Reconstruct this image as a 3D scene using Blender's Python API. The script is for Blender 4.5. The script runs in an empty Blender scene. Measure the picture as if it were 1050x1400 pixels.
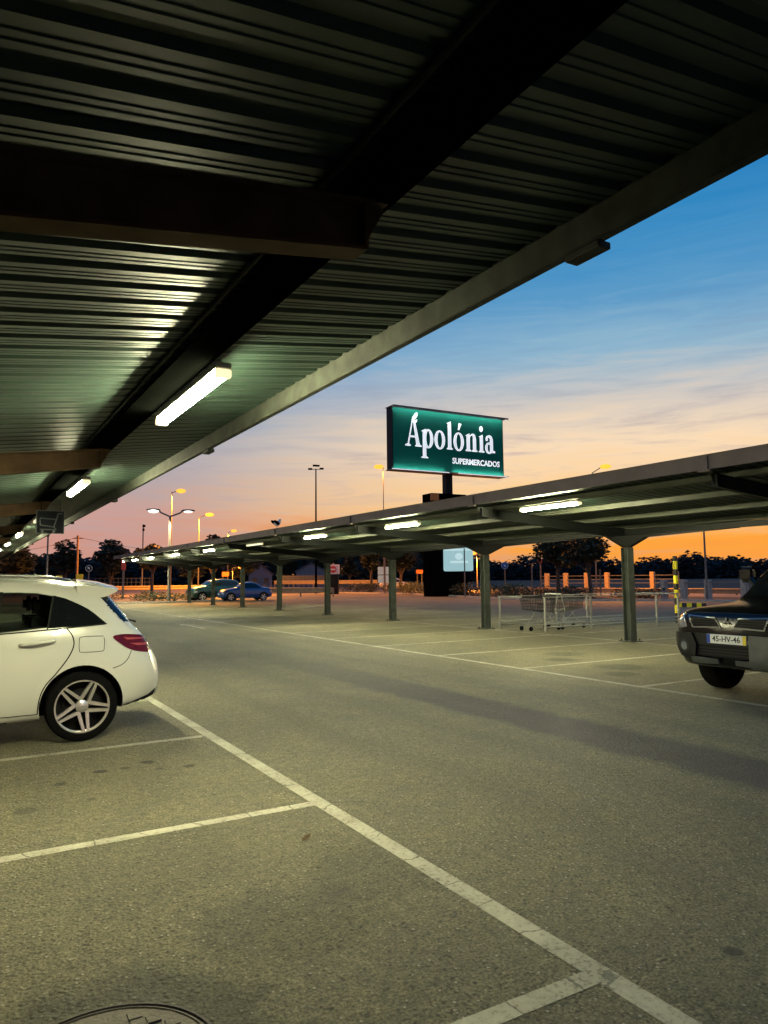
import bpy, bmesh, math, random
from mathutils import Vector, Matrix
from mathutils.geometry import delaunay_2d_cdt
from mathutils.bvhtree import BVHTree
PI = math.pi
rnd = random.Random(7)
S = bpy.context.scene
C = S.collection

# ------------------------------------------------------------------ camera
CAMZ, FPX = 1.508, 986.8
YAW, PITCH, ROLL = 0.5309, 0.0920, -0.0096
Fv = Vector((math.sin(YAW)*math.cos(PITCH), math.cos(YAW)*math.cos(PITCH), math.sin(PITCH)))
R0 = Vector((math.cos(YAW), -math.sin(YAW), 0)); U0 = R0.cross(Fv)
Rv = R0*math.cos(ROLL) + U0*math.sin(ROLL); Uv = -R0*math.sin(ROLL) + U0*math.cos(ROLL)
cam = bpy.data.cameras.new('camera'); co = bpy.data.objects.new('camera', cam); C.objects.link(co)
co.matrix_world = Matrix(((Rv.x, Uv.x, -Fv.x, 0), (Rv.y, Uv.y, -Fv.y, 0), (Rv.z, Uv.z, -Fv.z, CAMZ), (0, 0, 0, 1)))
cam.sensor_fit = 'VERTICAL'; cam.sensor_height = 24; cam.lens = 24*FPX/1400
cam.clip_start = 0.05; cam.clip_end = 6000
S.camera = co

def at(px, py, D):                      # the place D metres away seen at a pixel of the photograph
    d = Fv + Rv*(px-525)/FPX - Uv*(py-700)/FPX
    return Vector((0, 0, CAMZ)) + d*(D/math.hypot(d.x, d.y))

# ------------------------------------------------------------------ materials
def nodes(name):
    m = bpy.data.materials.new(name); m.use_nodes = True
    n = m.node_tree.nodes; l = m.node_tree.links
    return m, n, l, n['Principled BSDF']
def N(n, t, **k):
    x = n.new(t)
    for a, v in k.items():
        if a in x.inputs.keys() if False else False: pass
        setattr(x, a, v)
    return x
def mk(name, c, rough=.6, metal=0, var=.15, scale=6, bump=0, bscale=60, es=0, ec=None, coat=0, spec=.5, detail=5):
    m, n, l, b = nodes(name)
    tc = n.new('ShaderNodeTexCoord')
    no = n.new('ShaderNodeTexNoise'); no.inputs['Scale'].default_value = scale; no.inputs['Detail'].default_value = detail
    l.new(tc.outputs['Object'], no.inputs['Vector'])
    mr = n.new('ShaderNodeMapRange'); mr.inputs['From Min'].default_value = .3; mr.inputs['From Max'].default_value = .7
    mr.inputs['To Min'].default_value = 1-var; mr.inputs['To Max'].default_value = 1+var
    l.new(no.outputs['Fac'], mr.inputs['Value'])
    mx = n.new('ShaderNodeMix'); mx.data_type = 'RGBA'; mx.blend_type = 'MULTIPLY'; mx.inputs[0].default_value = 1
    mx.inputs[6].default_value = (*c, 1); l.new(mr.outputs[0], mx.inputs[7]); l.new(mx.outputs[2], b.inputs['Base Color'])
    b.inputs['Roughness'].default_value = rough; b.inputs['Metallic'].default_value = metal
    b.inputs['Specular IOR Level'].default_value = spec
    if coat: b.inputs['Coat Weight'].default_value = coat; b.inputs['Coat Roughness'].default_value = .03
    if bump:
        n2 = n.new('ShaderNodeTexNoise'); n2.inputs['Scale'].default_value = bscale; n2.inputs['Detail'].default_value = 4
        l.new(tc.outputs['Object'], n2.inputs['Vector'])
        bp = n.new('ShaderNodeBump'); bp.inputs['Strength'].default_value = bump; bp.inputs['Distance'].default_value = .01
        l.new(n2.outputs['Fac'], bp.inputs['Height']); l.new(bp.outputs[0], b.inputs['Normal'])
    if es:
        b.inputs['Emission Color'].default_value = (*(ec or c), 1); b.inputs['Emission Strength'].default_value = es
    return m

LAMP = (1.0, .95, .57)
M = {}
M['sheet'] = mk('galvanised_sheet', (.017, .032, .024), .46, .05, .3, 3, spec=.42)
M['beam'] = mk('shade_black_steel', (.0007, .0008, .0007), .9, 0, .25, 4, spec=0)  # near-zero black puts the near purlin's shade into its colour
M['primer'] = mk('brown_steel_primer', (.085, .054, .030), .85, 0, .3, 5, spec=.1)
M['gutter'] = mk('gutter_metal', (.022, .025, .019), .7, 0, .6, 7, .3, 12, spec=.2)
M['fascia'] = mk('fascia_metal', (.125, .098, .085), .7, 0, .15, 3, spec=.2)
M['steel'] = mk('grey_green_steel', (.050, .060, .050), .55, .05, .35, 5, spec=.3)
M['arm'] = mk('dark_green_steel', (.006, .008, .007), .6, 0, .25, 4, spec=.3)
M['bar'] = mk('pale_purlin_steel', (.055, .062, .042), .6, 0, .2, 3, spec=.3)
M['housing_grey'] = mk('conduit_grey', (.02, .02, .018), .7, spec=.1)
M['cap'] = mk('glowing_end_cap', (.50, .46, .30), .5, es=1.2, ec=(1, .86, .5))  # end caps made to glow, tube light put into their colour
M['housing'] = mk('lamp_housing', (.5, .5, .44), .5)
M['tube_on'] = mk('lit_tube_diffuser', (1, .97, .85), .4, es=500, ec=LAMP, var=0)
M['tube_dim'] = mk('dimmed_tube_diffuser', (1, .97, .85), .4, es=140, ec=LAMP, var=0)  # far-side row dimmed to darken the ground under the canopy
M['tube_off'] = mk('unlit_tube_faint_glow', (.75, .74, .62), .4, es=1.1, ec=(.9, .9, .6), var=0)  # unlit tubes given a faint glow of their own
M['rubber'] = mk('rubber', (.003, .003, .003), .85, 0, .2, 30, spec=.12)
M['alloy'] = mk('alloy_rim', (.74, .70, .66), .28, .7, .06, 20)
M['dark'] = mk('dark_trim', (.004, .004, .0045), .6, spec=.2)
M['glass'] = mk('dark_car_glass', (.006, .008, .009), .03, 0, 0, 5, spec=.7)
def clear_glass():
    m, n, l, b = nodes('tinted_clear_glass'); n.remove(b)
    tr = n.new('ShaderNodeBsdfTransparent'); tr.inputs[0].default_value = (.30, .34, .31, 1)
    gl = n.new('ShaderNodeBsdfGlossy'); gl.inputs['Roughness'].default_value = .02; gl.inputs['Color'].default_value = (.9, .9, .9, 1)
    fr = n.new('ShaderNodeFresnel'); fr.inputs[0].default_value = 1.5; mx = n.new('ShaderNodeMixShader')
    l.new(fr.outputs[0], mx.inputs[0]); l.new(tr.outputs[0], mx.inputs[1]); l.new(gl.outputs[0], mx.inputs[2]); l.new(mx.outputs[0], n['Material Output'].inputs[0])
    return m
M['clear_glass'] = clear_glass()
M['white_paint'] = mk('white_car_paint', (.64, .64, .56), .26, 0, .03, 2, coat=1)
M['black_paint'] = mk('black_car_paint', (.0025, .0028, .003), .22, 0, .05, 2, spec=.45)
M['blue_paint'] = mk('blue_car_paint', (.008, .055, .22), .28, .2, .05, 2, coat=.9)
M['teal_paint'] = mk('dark_teal_paint', (.006, .030, .026), .28, .2, .05, 2, coat=.9)
M['silver_paint'] = mk('silver_car_paint', (.35, .36, .37), .35, .4, .05, 2, coat=.7)
M['grey_plastic'] = mk('grey_bumper_plastic', (.005, .0055, .006), .45, 0, .1, 9, spec=.35)
M['skid'] = mk('silver_bumper_paint', (.10, .107, .10), .42, .4, .12, 8)
M['chrome'] = mk('chrome', (.24, .25, .245), .35, 1, 0, 5)
M['red_lens'] = mk('red_tail_lens', (.10, .0025, .003), .15, 0, .3, 25, spec=.3, coat=.3)
M['pale_red'] = mk('pale_red_lens', (.38, .06, .05), .2, 0, .1, 20)
M['clear_lens'] = mk('headlamp_lens', (.32, .35, .38), .1, .5, .35, 14, coat=1)
M['amber'] = mk('amber_lens', (.85, .35, .04), .2, 0, .1, 20, es=.6, ec=(1, .4, .05))
M['plate_white'] = mk('plate_white', (.72, .72, .66), .4, 0, .03)
M['plate_blue'] = mk('plate_blue', (.02, .06, .35), .4)
M['plate_yellow'] = mk('plate_yellow', (.75, .55, .04), .4)
M['ink'] = mk('black_ink', (.008, .008, .008), .5)
M['sign_green'] = mk('sign_green_face', (.004, .072, .055), .85, 0, .05, 1, es=.013, ec=(.02, 1, .75), spec=.05)
M['matt_black'] = mk('matt_black_cladding', (.002, .0022, .0025), .95, spec=0)
M['sign_dark'] = mk('sign_dark_case', (.004, .0045, .005), .6, spec=.2)
M['letter'] = mk('lit_letter_white', (.85, .85, .85), .5, es=.62, ec=(.92, .96, 1), var=.02)
M['strip'] = mk('lit_sign_strip', (1, 1, .95), .4, es=90, ec=(.95, 1, .92), var=0)
M['orange_box'] = mk('sodium_glow_orange', (.62, .20, .03), .6)  # orange board colour; on the pylon it paints in sodium light
M['pale_panel'] = mk('backlit_cyan_panel', (.16, .26, .26), .5, es=.56, ec=(.52, .84, .86), var=.04)
M['pale_mark'] = mk('backlit_pale_mark', (.25, .3, .3), .5, es=.70, ec=(.66, .92, .94), var=.02)
M['panel_back'] = mk('glowing_sign_back', (.42, .56, .55), .5, es=.12, ec=(.55, .75, .75), var=.06)  # sign back given a faint glow, brightness put into the material
M['post_grey'] = mk('galvanised_post', (.14, .13, .115), .5, .2, .2, 5)
M['concrete'] = mk('concrete', (.36, .33, .28), .85, 0, .2, 5, .3, 30)
M['sodium_tinted_post'] = mk('sodium_tinted_concrete', (.42, .30, .15), .8, 0, .15, 6)  # white posts tinted orange, sodium light partly mixed into the colour
M['wood'] = mk('utility_pole_wood', (.20, .12, .06), .85, 0, .3, 9)
M['yellow'] = mk('yellow_paint', (.84, .70, .015), .55, 0, .12, 10)
M['black'] = mk('black_paint', (.012, .012, .012), .5, 0, .2, 10)
M['sodium'] = mk('lit_sodium_lens', (1, .5, .1), .4, es=1.5, ec=(1, .43, .035), var=0)
M['edge_led'] = mk('sign_edge_light', (1, 1, .95), .4, es=.75, ec=(.95, 1, 1), var=0)
M['white_led'] = mk('lit_white_lens', (1, 1, .9), .4, es=2.5, ec=(1, 1, .85), var=0)
M['zinc'] = mk('zinc_rail', (.34, .34, .30), .4, .3, .15, 9)
M['wire'] = mk('cart_wire', (.045, .045, .04), .4, .3, .15, 9)
M['sign_blue'] = mk('dark_blue_sign', (.002, .004, .009), .6, spec=.1)
M['sign_line'] = mk('pale_sign_line', (.06, .07, .075), .6)
M['round_blue'] = mk('round_blue_sign', (.05, .10, .35), .45)
M['white'] = mk('white_sign_paint', (.7, .7, .68), .5)
M['red'] = mk('red_sign_paint', (.55, .05, .03), .5)
M['guard'] = mk('sodium_tinted_zinc', (.24, .18, .10), .55, 0, .15, 3)  # zinc tinted tan, some of the sodium light is in the colour
M['bark'] = mk('bark', (.075, .055, .04), .9, 0, .3, 12, .4, 30)
M['dry_leaf'] = mk('dry_leaf', (.12, .08, .03), .8, 0, .3, 60)
M['leaf'] = mk('dark_leaf', (.022, .030, .012), .7, 0, .5, 1.5)
M['leaf_far'] = mk('far_leaf', (.010, .017, .018), .8, 0, .4, .3)
M['shrub'] = mk('shrub_leaf', (.030, .040, .015), .7, 0, .5, 2)
M['yellow_grass'] = mk('dry_tall_grass', (.20, .20, .06), .8, 0, .4, 3)
M['wall'] = mk('pale_house_wall', (.22, .20, .21), .85, 0, .1, .5)
M['roof'] = mk('house_roof', (.20, .16, .16), .8, 0, .2, 1)
M['window'] = mk('house_window', (.02, .025, .03), .2)
M['greenhouse'] = mk('pale_sheeting', (.05, .06, .07), .6, 0, .2, .4)
M['iron'] = mk('cast_iron', (.024, .018, .011), .55, .5, .3, 20, .4, 60)

def asphalt():
    m, n, l, b = nodes('asphalt')
    tc = n.new('ShaderNodeTexCoord'); P = tc.outputs['Object']
    def noise(s, d=5, r=.55, v=None):
        x = n.new('ShaderNodeTexNoise'); x.inputs['Scale'].default_value = s; x.inputs['Detail'].default_value = d; x.inputs['Roughness'].default_value = r
        l.new(v or P, x.inputs['Vector']); return x.outputs['Fac']
    def rng(v, a, b_, c, d, t='LINEAR'):
        x = n.new('ShaderNodeMapRange'); x.interpolation_type = t
        for i, q in zip(('From Min', 'From Max', 'To Min', 'To Max'), (a, b_, c, d)): x.inputs[i].default_value = q
        l.new(v, x.inputs['Value']); return x.outputs[0]
    def mth(op, a, b_=None):
        x = n.new('ShaderNodeMath'); x.operation = op
        for i, q in enumerate((a, b_)):
            if q is None: continue
            if isinstance(q, (int, float)): x.inputs[i].default_value = q
            else: l.new(q, x.inputs[i])
        return x.outputs[0]
    def mixc(f, a, b_, bt='MIX'):
        x = n.new('ShaderNodeMix'); x.data_type = 'RGBA'; x.blend_type = bt
        for i, q in ((0, f), (6, a), (7, b_)):
            if isinstance(q, (int, float)): x.inputs[i].default_value = q
            elif isinstance(q, tuple): x.inputs[i].default_value = (*q, 1)
            else: l.new(q, x.inputs[i])
        return x.outputs[2]
    sp = n.new('ShaderNodeSeparateXYZ'); l.new(P, sp.inputs[0]); X, Y = sp.outputs[0], sp.outputs[1]
    big = rng(noise(.35, 4), .3, .7, .82, 1.14)
    mid = rng(noise(2.6, 7, .68), .3, .7, .72, 1.24)
    fine = rng(noise(70, 3, .8), .3, .7, .25, 1.75)
    grit = rng(noise(17, 6, .78), .32, .68, .62, 1.36)
    f = mth('MULTIPLY', mth('MULTIPLY', big, mid), mth('MULTIPLY', fine, grit))
    col = mixc(1.0, (.188, .172, .104), f, 'MULTIPLY')
    # stones: pale and dark chips in the binder
    vo = n.new('ShaderNodeTexVoronoi'); vo.inputs['Scale'].default_value = 36; l.new(P, vo.inputs['Vector'])
    cs = n.new('ShaderNodeSeparateColor'); l.new(vo.outputs['Color'], cs.inputs[0])
    chip = mth('MULTIPLY', rng(vo.outputs['Distance'], .16, .28, 1, 0), rng(cs.outputs[0], .78, .80, 0, 1))
    col = mixc(mth('MULTIPLY', chip, .75), col, (.50, .46, .36))
    vo2 = n.new('ShaderNodeTexVoronoi'); vo2.inputs['Scale'].default_value = 30; l.new(P, vo2.inputs['Vector'])
    cs2 = n.new('ShaderNodeSeparateColor'); l.new(vo2.outputs['Color'], cs2.inputs[0])
    pit = mth('MULTIPLY', rng(vo2.outputs['Distance'], .2, .34, 1, 0), rng(cs2.outputs[1], .72, .76, 0, 1))
    col = mixc(mth('MULTIPLY', pit, .6), col, (.030, .030, .024))
    # darker feathered strip down the middle of the lane
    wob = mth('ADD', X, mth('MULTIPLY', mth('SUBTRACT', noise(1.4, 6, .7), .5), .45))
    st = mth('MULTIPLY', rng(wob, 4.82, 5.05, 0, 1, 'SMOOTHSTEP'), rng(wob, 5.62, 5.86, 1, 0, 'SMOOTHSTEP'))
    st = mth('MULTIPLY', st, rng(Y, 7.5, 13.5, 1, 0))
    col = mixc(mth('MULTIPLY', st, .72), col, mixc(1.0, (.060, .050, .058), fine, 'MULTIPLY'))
    # tyre polish: faint dark tracks along the lane
    for x0_, k_ in ((3.25, .16), (4.35, .13), (6.45, .15), (7.35, .12)):
        tw = mth('ADD', X, mth('MULTIPLY', mth('SUBTRACT', noise(.35, 3), .5), 1.1))
        tr_ = mth('MULTIPLY', rng(tw, x0_-.28, x0_-.08, 0, k_, 'SMOOTHSTEP'), rng(tw, x0_+.08, x0_+.28, 1, 0, 'SMOOTHSTEP'))
        col = mixc(mth('MULTIPLY', tr_, rng(mid, .8, 1.1, .5, 1.3)), col, (.05, .047, .036))
    # dark old patching round the manhole and stains
    w1 = noise(5, 6, .7); w2 = noise(14, 4, .6)
    wd = mth('MULTIPLY', mth('SUBTRACT', w1, .5), .55)
    def spot(cx, cy, r, k, soft=.5):
        dx = mth('SUBTRACT', X, cx); dy = mth('SUBTRACT', Y, cy)
        d = mth('SQRT', mth('ADD', mth('MULTIPLY', dx, dx), mth('MULTIPLY', dy, dy)))
        d = mth('ADD', d, mth('MULTIPLY', wd, min(1, r*2.2)))
        return mth('MULTIPLY', rng(d, r*(1-soft), r, 1, 0, 'SMOOTHSTEP'), k)
    for s in ((.50, 2.55, .60, .5, .35), (1.03, 6.25, .075, .75), (1.42, 6.35, .08, .8), (1.22, 6.26, .06, .6), (.71, 6.03, .06, .7), (1.68, 6.04, .06, .65),
              (1.45, 6.08, .05, .5), (.44, 5.46, .10, .5), (.85, 5.5, .05, .5), (9.55, 9.92, .38, .55), (9.6, 8.56, .55, .5), (10.3, 10.6, .5, .4), (8.9, 7.95, .35, .4), (2.74, 1.94, .05, .7), (1.3, 3.1, .5, .3), (1.9, 3.4, .45, .25), (.9, 4.2, .8, .22)):
        col = mixc(spot(*s), col, (.020, .024, .020))
    # hairline cracks
    vc = n.new('ShaderNodeTexVoronoi'); vc.feature = 'DISTANCE_TO_EDGE'; vc.inputs['Scale'].default_value = .32
    vv = n.new('ShaderNodeVectorMath'); vv.operation = 'ADD'; l.new(P, vv.inputs[0])
    nn = n.new('ShaderNodeTexNoise'); nn.inputs['Scale'].default_value = 1.3; nn.inputs['Detail'].default_value = 6; l.new(P, nn.inputs['Vector'])
    l.new(nn.outputs['Color'], vv.inputs[1]); l.new(vv.outputs[0], vc.inputs['Vector'])
    ck = mth('MULTIPLY', rng(vc.outputs['Distance'], .0015, .004, 1, 0), rng(noise(.5, 2), .5, .6, 0, .5))
    col = mixc(ck, col, (.03, .03, .025))
    l.new(col, b.inputs['Base Color'])
    l.new(rng(mid, .8, 1.2, .62, .85), b.inputs['Roughness'])
    b.inputs['Specular IOR Level'].default_value = .35
    h = mth('ADD', mth('ADD', mth('MULTIPLY', noise(48, 5, .75), 1.0), mth('MULTIPLY', rng(vo.outputs['Distance'], 0, .5, 1, 0), .6)), mth('MULTIPLY', noise(11, 4), .8))
    bp = n.new('ShaderNodeBump'); bp.inputs['Strength'].default_value = 1.0; bp.inputs['Distance'].default_value = .03
    l.new(h, bp.inputs['Height']); l.new(bp.outputs[0], b.inputs['Normal'])
    return m
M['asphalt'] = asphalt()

def line_paint(axis):                               # worn thermoplastic: chips, dirt and joints across the strip
    m, n, l, b = nodes('worn_line_paint')
    tc = n.new('ShaderNodeTexCoord')
    def noise(sc, d, r=.6):
        x = n.new('ShaderNodeTexNoise'); x.inputs['Scale'].default_value = sc; x.inputs['Detail'].default_value = d; x.inputs['Roughness'].default_value = r
        l.new(tc.outputs['Object'], x.inputs['Vector']); return x.outputs['Fac']
    def mth(op, a, b_):
        x = n.new('ShaderNodeMath'); x.operation = op
        for i, q in enumerate((a, b_)):
            if isinstance(q, (int, float)): x.inputs[i].default_value = q
            else: l.new(q, x.inputs[i])
        return x.outputs[0]
    a = noise(34, 7, .78); big = noise(2.2, 4)
    wear = mth('ADD', a, mth('MULTIPLY', mth('SUBTRACT', big, .5), .28))
    r = n.new('ShaderNodeValToRGB'); e = r.color_ramp.elements
    e[0].position = .385; e[0].color = (.17, .155, .10, 1); e[1].position = .46; e[1].color = (.36, .34, .25, 1)
    x = e.new(.72); x.color = (.43, .41, .31, 1)
    l.new(wear, r.inputs[0])
    sp = n.new('ShaderNodeSeparateXYZ'); l.new(tc.outputs['Object'], sp.inputs[0])
    u = mth('ADD', mth('MULTIPLY', sp.outputs[axis], 2.9), mth('ADD', mth('MULTIPLY', noise(.9, 2), 3.0), mth('MULTIPLY', mth('SUBTRACT', noise(9, 4), .5), .22)))
    fr = mth('ABSOLUTE', mth('SUBTRACT', mth('FRACT', u, 0), .5), 0)
    ck = n.new('ShaderNodeMapRange'); ck.inputs['From Min'].default_value = .008; ck.inputs['From Max'].default_value = .022; ck.inputs['To Min'].default_value = .38; ck.inputs['To Max'].default_value = 1
    l.new(fr, ck.inputs['Value'])
    mr = n.new('ShaderNodeMapRange'); mr.inputs['From Min'].default_value = .3; mr.inputs['From Max'].default_value = .7; mr.inputs['To Min'].default_value = .72; mr.inputs['To Max'].default_value = 1.12
    l.new(big, mr.inputs['Value'])
    mx = n.new('ShaderNodeMix'); mx.data_type = 'RGBA'; mx.blend_type = 'MULTIPLY'; mx.inputs[0].default_value = 1
    l.new(r.outputs[0], mx.inputs[6]); l.new(mth('MULTIPLY', mr.outputs[0], ck.outputs[0]), mx.inputs[7]); l.new(mx.outputs[2], b.inputs['Base Color'])
    b.inputs['Roughness'].default_value = .75
    bp = n.new('ShaderNodeBump'); bp.inputs['Strength'].default_value = .6; bp.inputs['Distance'].default_value = .012
    l.new(a, bp.inputs['Height']); l.new(bp.outputs[0], b.inputs['Normal'])
    return m
M['line'] = line_paint(1); M['cross_line'] = line_paint(0)

M['road'] = mk('road_asphalt', (.13, .12, .11), .8, 0, .2, .4, .3, 20)
M['soil'] = mk('dry_ground', (.012, .013, .009), .95, 0, .4, .25)
M['verge'] = mk('sandy_verge', (.20, .17, .12), .95, 0, .3, 1.2)

# ------------------------------------------------------------------ mesh helpers
def bm_box(bm, x0, x1, y0, y1, z0, z1):
    v = [bm.verts.new(p) for p in ((x0,y0,z0),(x1,y0,z0),(x1,y1,z0),(x0,y1,z0),(x0,y0,z1),(x1,y0,z1),(x1,y1,z1),(x0,y1,z1))]
    for f in ((0,3,2,1),(4,5,6,7),(0,1,5,4),(1,2,6,5),(2,3,7,6),(3,0,4,7)): bm.faces.new([v[i] for i in f])
def bm_tube(bm, pts, r, n=8, r2=None, cap=True):
    pts = [Vector(p) for p in pts]; rings = []
    for i, p in enumerate(pts):
        t = (pts[min(i+1, len(pts)-1)] - pts[max(i-1, 0)]).normalized()
        a = Vector((0, 0, 1)) if abs(t.z) < .9 else Vector((1, 0, 0))
        u = t.cross(a).normalized(); w = t.cross(u)
        rr = r if r2 is None else r + (r2-r)*i/(len(pts)-1)
        if isinstance(r, (list, tuple)): rr = r[i]
        rings.append([bm.verts.new(p + u*rr*math.cos(2*PI*k/n) + w*rr*math.sin(2*PI*k/n)) for k in range(n)])
    for a, b in zip(rings, rings[1:]):
        for k in range(n): bm.faces.new((a[k], a[(k+1) % n], b[(k+1) % n], b[k]))
    if cap: bm.faces.new(rings[0][::-1]); bm.faces.new(rings[-1])
def bm_lathe(bm, prof, axis='Y', n=40, c=(0, 0, 0)):   # prof: (radius, offset along the axis), closed loop not needed
    rings = []
    for r, h in prof:
        ring = []
        for k in range(n):
            a = 2*PI*k/n; u, w = r*math.cos(a), r*math.sin(a)
            p = (u, h, w) if axis == 'Y' else ((u, w, h) if axis == 'Z' else (h, u, w))
            ring.append(bm.verts.new(Vector(p) + Vector(c)))
        rings.append(ring)
    for a, b in zip(rings, rings[1:]):
        for k in range(n): bm.faces.new((a[k], a[(k+1) % n], b[(k+1) % n], b[k]))
    return rings
def bm_prism(bm, poly, fn, d0, d1):                    # outline extruded between two depths; fn(u, v, d) -> point
    a = [bm.verts.new(fn(u, v, d0)) for u, v in poly]; b = [bm.verts.new(fn(u, v, d1)) for u, v in poly]
    bm.faces.new(a); bm.faces.new(b[::-1]); k = len(poly)
    for i in range(k): bm.faces.new((a[i], b[i], b[(i+1) % k], a[(i+1) % k]))
def obj(name, bm, mat, parent=None, smooth=False, loc=None, rz=0, bev=0):
    bmesh.ops.recalc_face_normals(bm, faces=bm.faces)
    if bev: bmesh.ops.bevel(bm, geom=[e for e in bm.edges if e.calc_face_angle(0) > .6], offset=bev, segments=2, affect='EDGES', profile=.5)
    me = bpy.data.meshes.new(name); bm.to_mesh(me); bm.free()
    if smooth:
        me.polygons.foreach_set('use_smooth', [True]*len(me.polygons))
        if smooth != 1: me.set_sharp_from_angle(angle=smooth)
    o = bpy.data.objects.new(name, me); C.objects.link(o); me.materials.append(mat)
    if parent: o.parent = parent
    if loc is not None: o.location = loc
    if rz: o.rotation_euler = (0, 0, rz)
    return o
def box(name, b, mat, parent=None, bev=0, **k):
    bm = bmesh.new(); bm_box(bm, *b); return obj(name, bm, mat, parent, bev=bev, **k)
def tube(name, pts, r, mat, parent=None, n=10, r2=None, **k):
    bm = bmesh.new(); bm_tube(bm, pts, r, n, r2); return obj(name, bm, mat, parent, smooth=.7, **k)
def tag(o, label=None, cat=None, group=None, kind=None):
    if label: o['label'] = label
    if cat: o['category'] = cat
    if group: o['group'] = group
    if kind: o['kind'] = kind
    return o
def thing(name, label, cat, loc=(0, 0, 0), rz=0, group=None):
    o = bpy.data.objects.new(name, None); C.objects.link(o); o.location = loc; o.rotation_euler = (0, 0, rz); o.empty_display_size = .2
    return tag(o, label, cat, group)
def dup(o, parent=None, **k):
    kids = list(o.children); c = o.copy(); C.objects.link(c); c.parent = parent
    for ch in kids: dup(ch, c)
    return c
def struct(name, bm, mat, **k): return tag(obj(name, bm, mat, **k), kind='structure')
def sheet(bm, poly, z):
    bm.faces.new([bm.verts.new((x, y, z)) for x, y in poly])
def text_bm(txt, size, depth, fn, weight=0):
    cu = bpy.data.curves.new('lettering', 'FONT'); cu.body = txt; cu.size = size; cu.extrude = depth/2; cu.offset = weight
    cu.align_x = 'CENTER'; cu.align_y = 'CENTER'; cu.resolution_u = 3
    o = bpy.data.objects.new('lettering', cu); C.objects.link(o)
    me = o.evaluated_get(bpy.context.evaluated_depsgraph_get()).to_mesh() if False else bpy.data.meshes.new_from_object(o.evaluated_get(bpy.context.evaluated_depsgraph_get()))
    bm = bmesh.new(); bm.from_mesh(me); bpy.data.objects.remove(o); bpy.data.curves.remove(cu); bpy.data.meshes.remove(me)
    for v in bm.verts: v.co = fn(v.co.x, v.co.y, v.co.z)
    return bm

# ------------------------------------------------------------------ world: clear dusk sky, lit from below the horizon
w = bpy.data.worlds.new('World'); S.world = w; w.use_nodes = True
wn, wl = w.node_tree.nodes, w.node_tree.links
bg = wn['Background']
tc = wn.new('ShaderNodeTexCoord'); sep = wn.new('ShaderNodeSeparateXYZ'); wl.new(tc.outputs['Generated'], sep.inputs[0])
def wm(op, a, b=None):
    x = wn.new('ShaderNodeMath'); x.operation = op
    for i, q in enumerate((a, b)):
        if q is None: continue
        if isinstance(q, (int, float)): x.inputs[i].default_value = q
        else: wl.new(q, x.inputs[i])
    return x.outputs[0]
def srgb(*c): return tuple(((v/255)/12.92 if v/255 < .04045 else ((v/255+.055)/1.055)**2.4) for v in c)
el = wm('MULTIPLY', wm('ARCSINE', sep.outputs[2]), 180/PI)
# thin cloud streaks lift and drop the bands a little
mp = wn.new('ShaderNodeMapping'); mp.inputs['Scale'].default_value = (2.2, 2.2, 22); mp.inputs['Rotation'].default_value = (.05, .03, 0); wl.new(tc.outputs['Generated'], mp.inputs[0])
cn = wn.new('ShaderNodeTexNoise'); cn.inputs['Scale'].default_value = 2.2; cn.inputs['Detail'].default_value = 7; cn.inputs['Roughness'].default_value = .62; cn.inputs['Distortion'].default_value = .5
wl.new(mp.outputs[0], cn.inputs['Vector'])
cl = wm('SUBTRACT', cn.outputs['Fac'], .5)
el2 = wm('ADD', el, wm('MULTIPLY', cl, 7))
fac = wm('DIVIDE', wm('ADD', el2, 5), 95)
def ramp(stops):
    r = wn.new('ShaderNodeValToRGB'); e = r.color_ramp.elements
    for i, (d, c) in enumerate(stops):
        x = e[i] if i < 2 else e.new(.5)
        x.position = (d+5)/95; x.color = (*srgb(*c), 1)
    wl.new(fac, r.inputs[0]); return r.outputs[0]
glow = ramp([(-5, (240, 130, 60)), (0, (250, 155, 75)), (2.5, (255, 165, 60)), (5.5, (255, 206, 142)), (10, (251, 221, 184)), (13.5, (210, 202, 194)), (17, (146, 184, 206)), (21, (94, 157, 200)), (26, (54, 141, 196)), (32, (20, 128, 194)), (55, (10, 84, 150)), (90, (8, 60, 120))])
away = ramp([(-5, (200, 120, 95)), (0, (212, 138, 114)), (4.5, (203, 158, 148)), (6.5, (190, 164, 160)), (9, (172, 167, 176)), (12, (138, 160, 184)), (16, (104, 148, 196)), (22, (66, 136, 194)), (32, (24, 110, 176)), (55, (10, 78, 140)), (90, (8, 60, 120))])
az = math.radians(52)                      # where the sun went down, clockwise from +Y
dt = wm('ADD', wm('MULTIPLY', sep.outputs[0], math.sin(az)), wm('MULTIPLY', sep.outputs[1], math.cos(az)))
mr = wn.new('ShaderNodeMapRange'); mr.interpolation_type = 'SMOOTHSTEP'
mr.inputs['From Min'].default_value = .74; mr.inputs['From Max'].default_value = .995
wl.new(dt, mr.inputs['Value'])
mx = wn.new('ShaderNodeMix'); mx.data_type = 'RGBA'; wl.new(mr.outputs[0], mx.inputs[0]); wl.new(away, mx.inputs[6]); wl.new(glow, mx.inputs[7])
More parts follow.
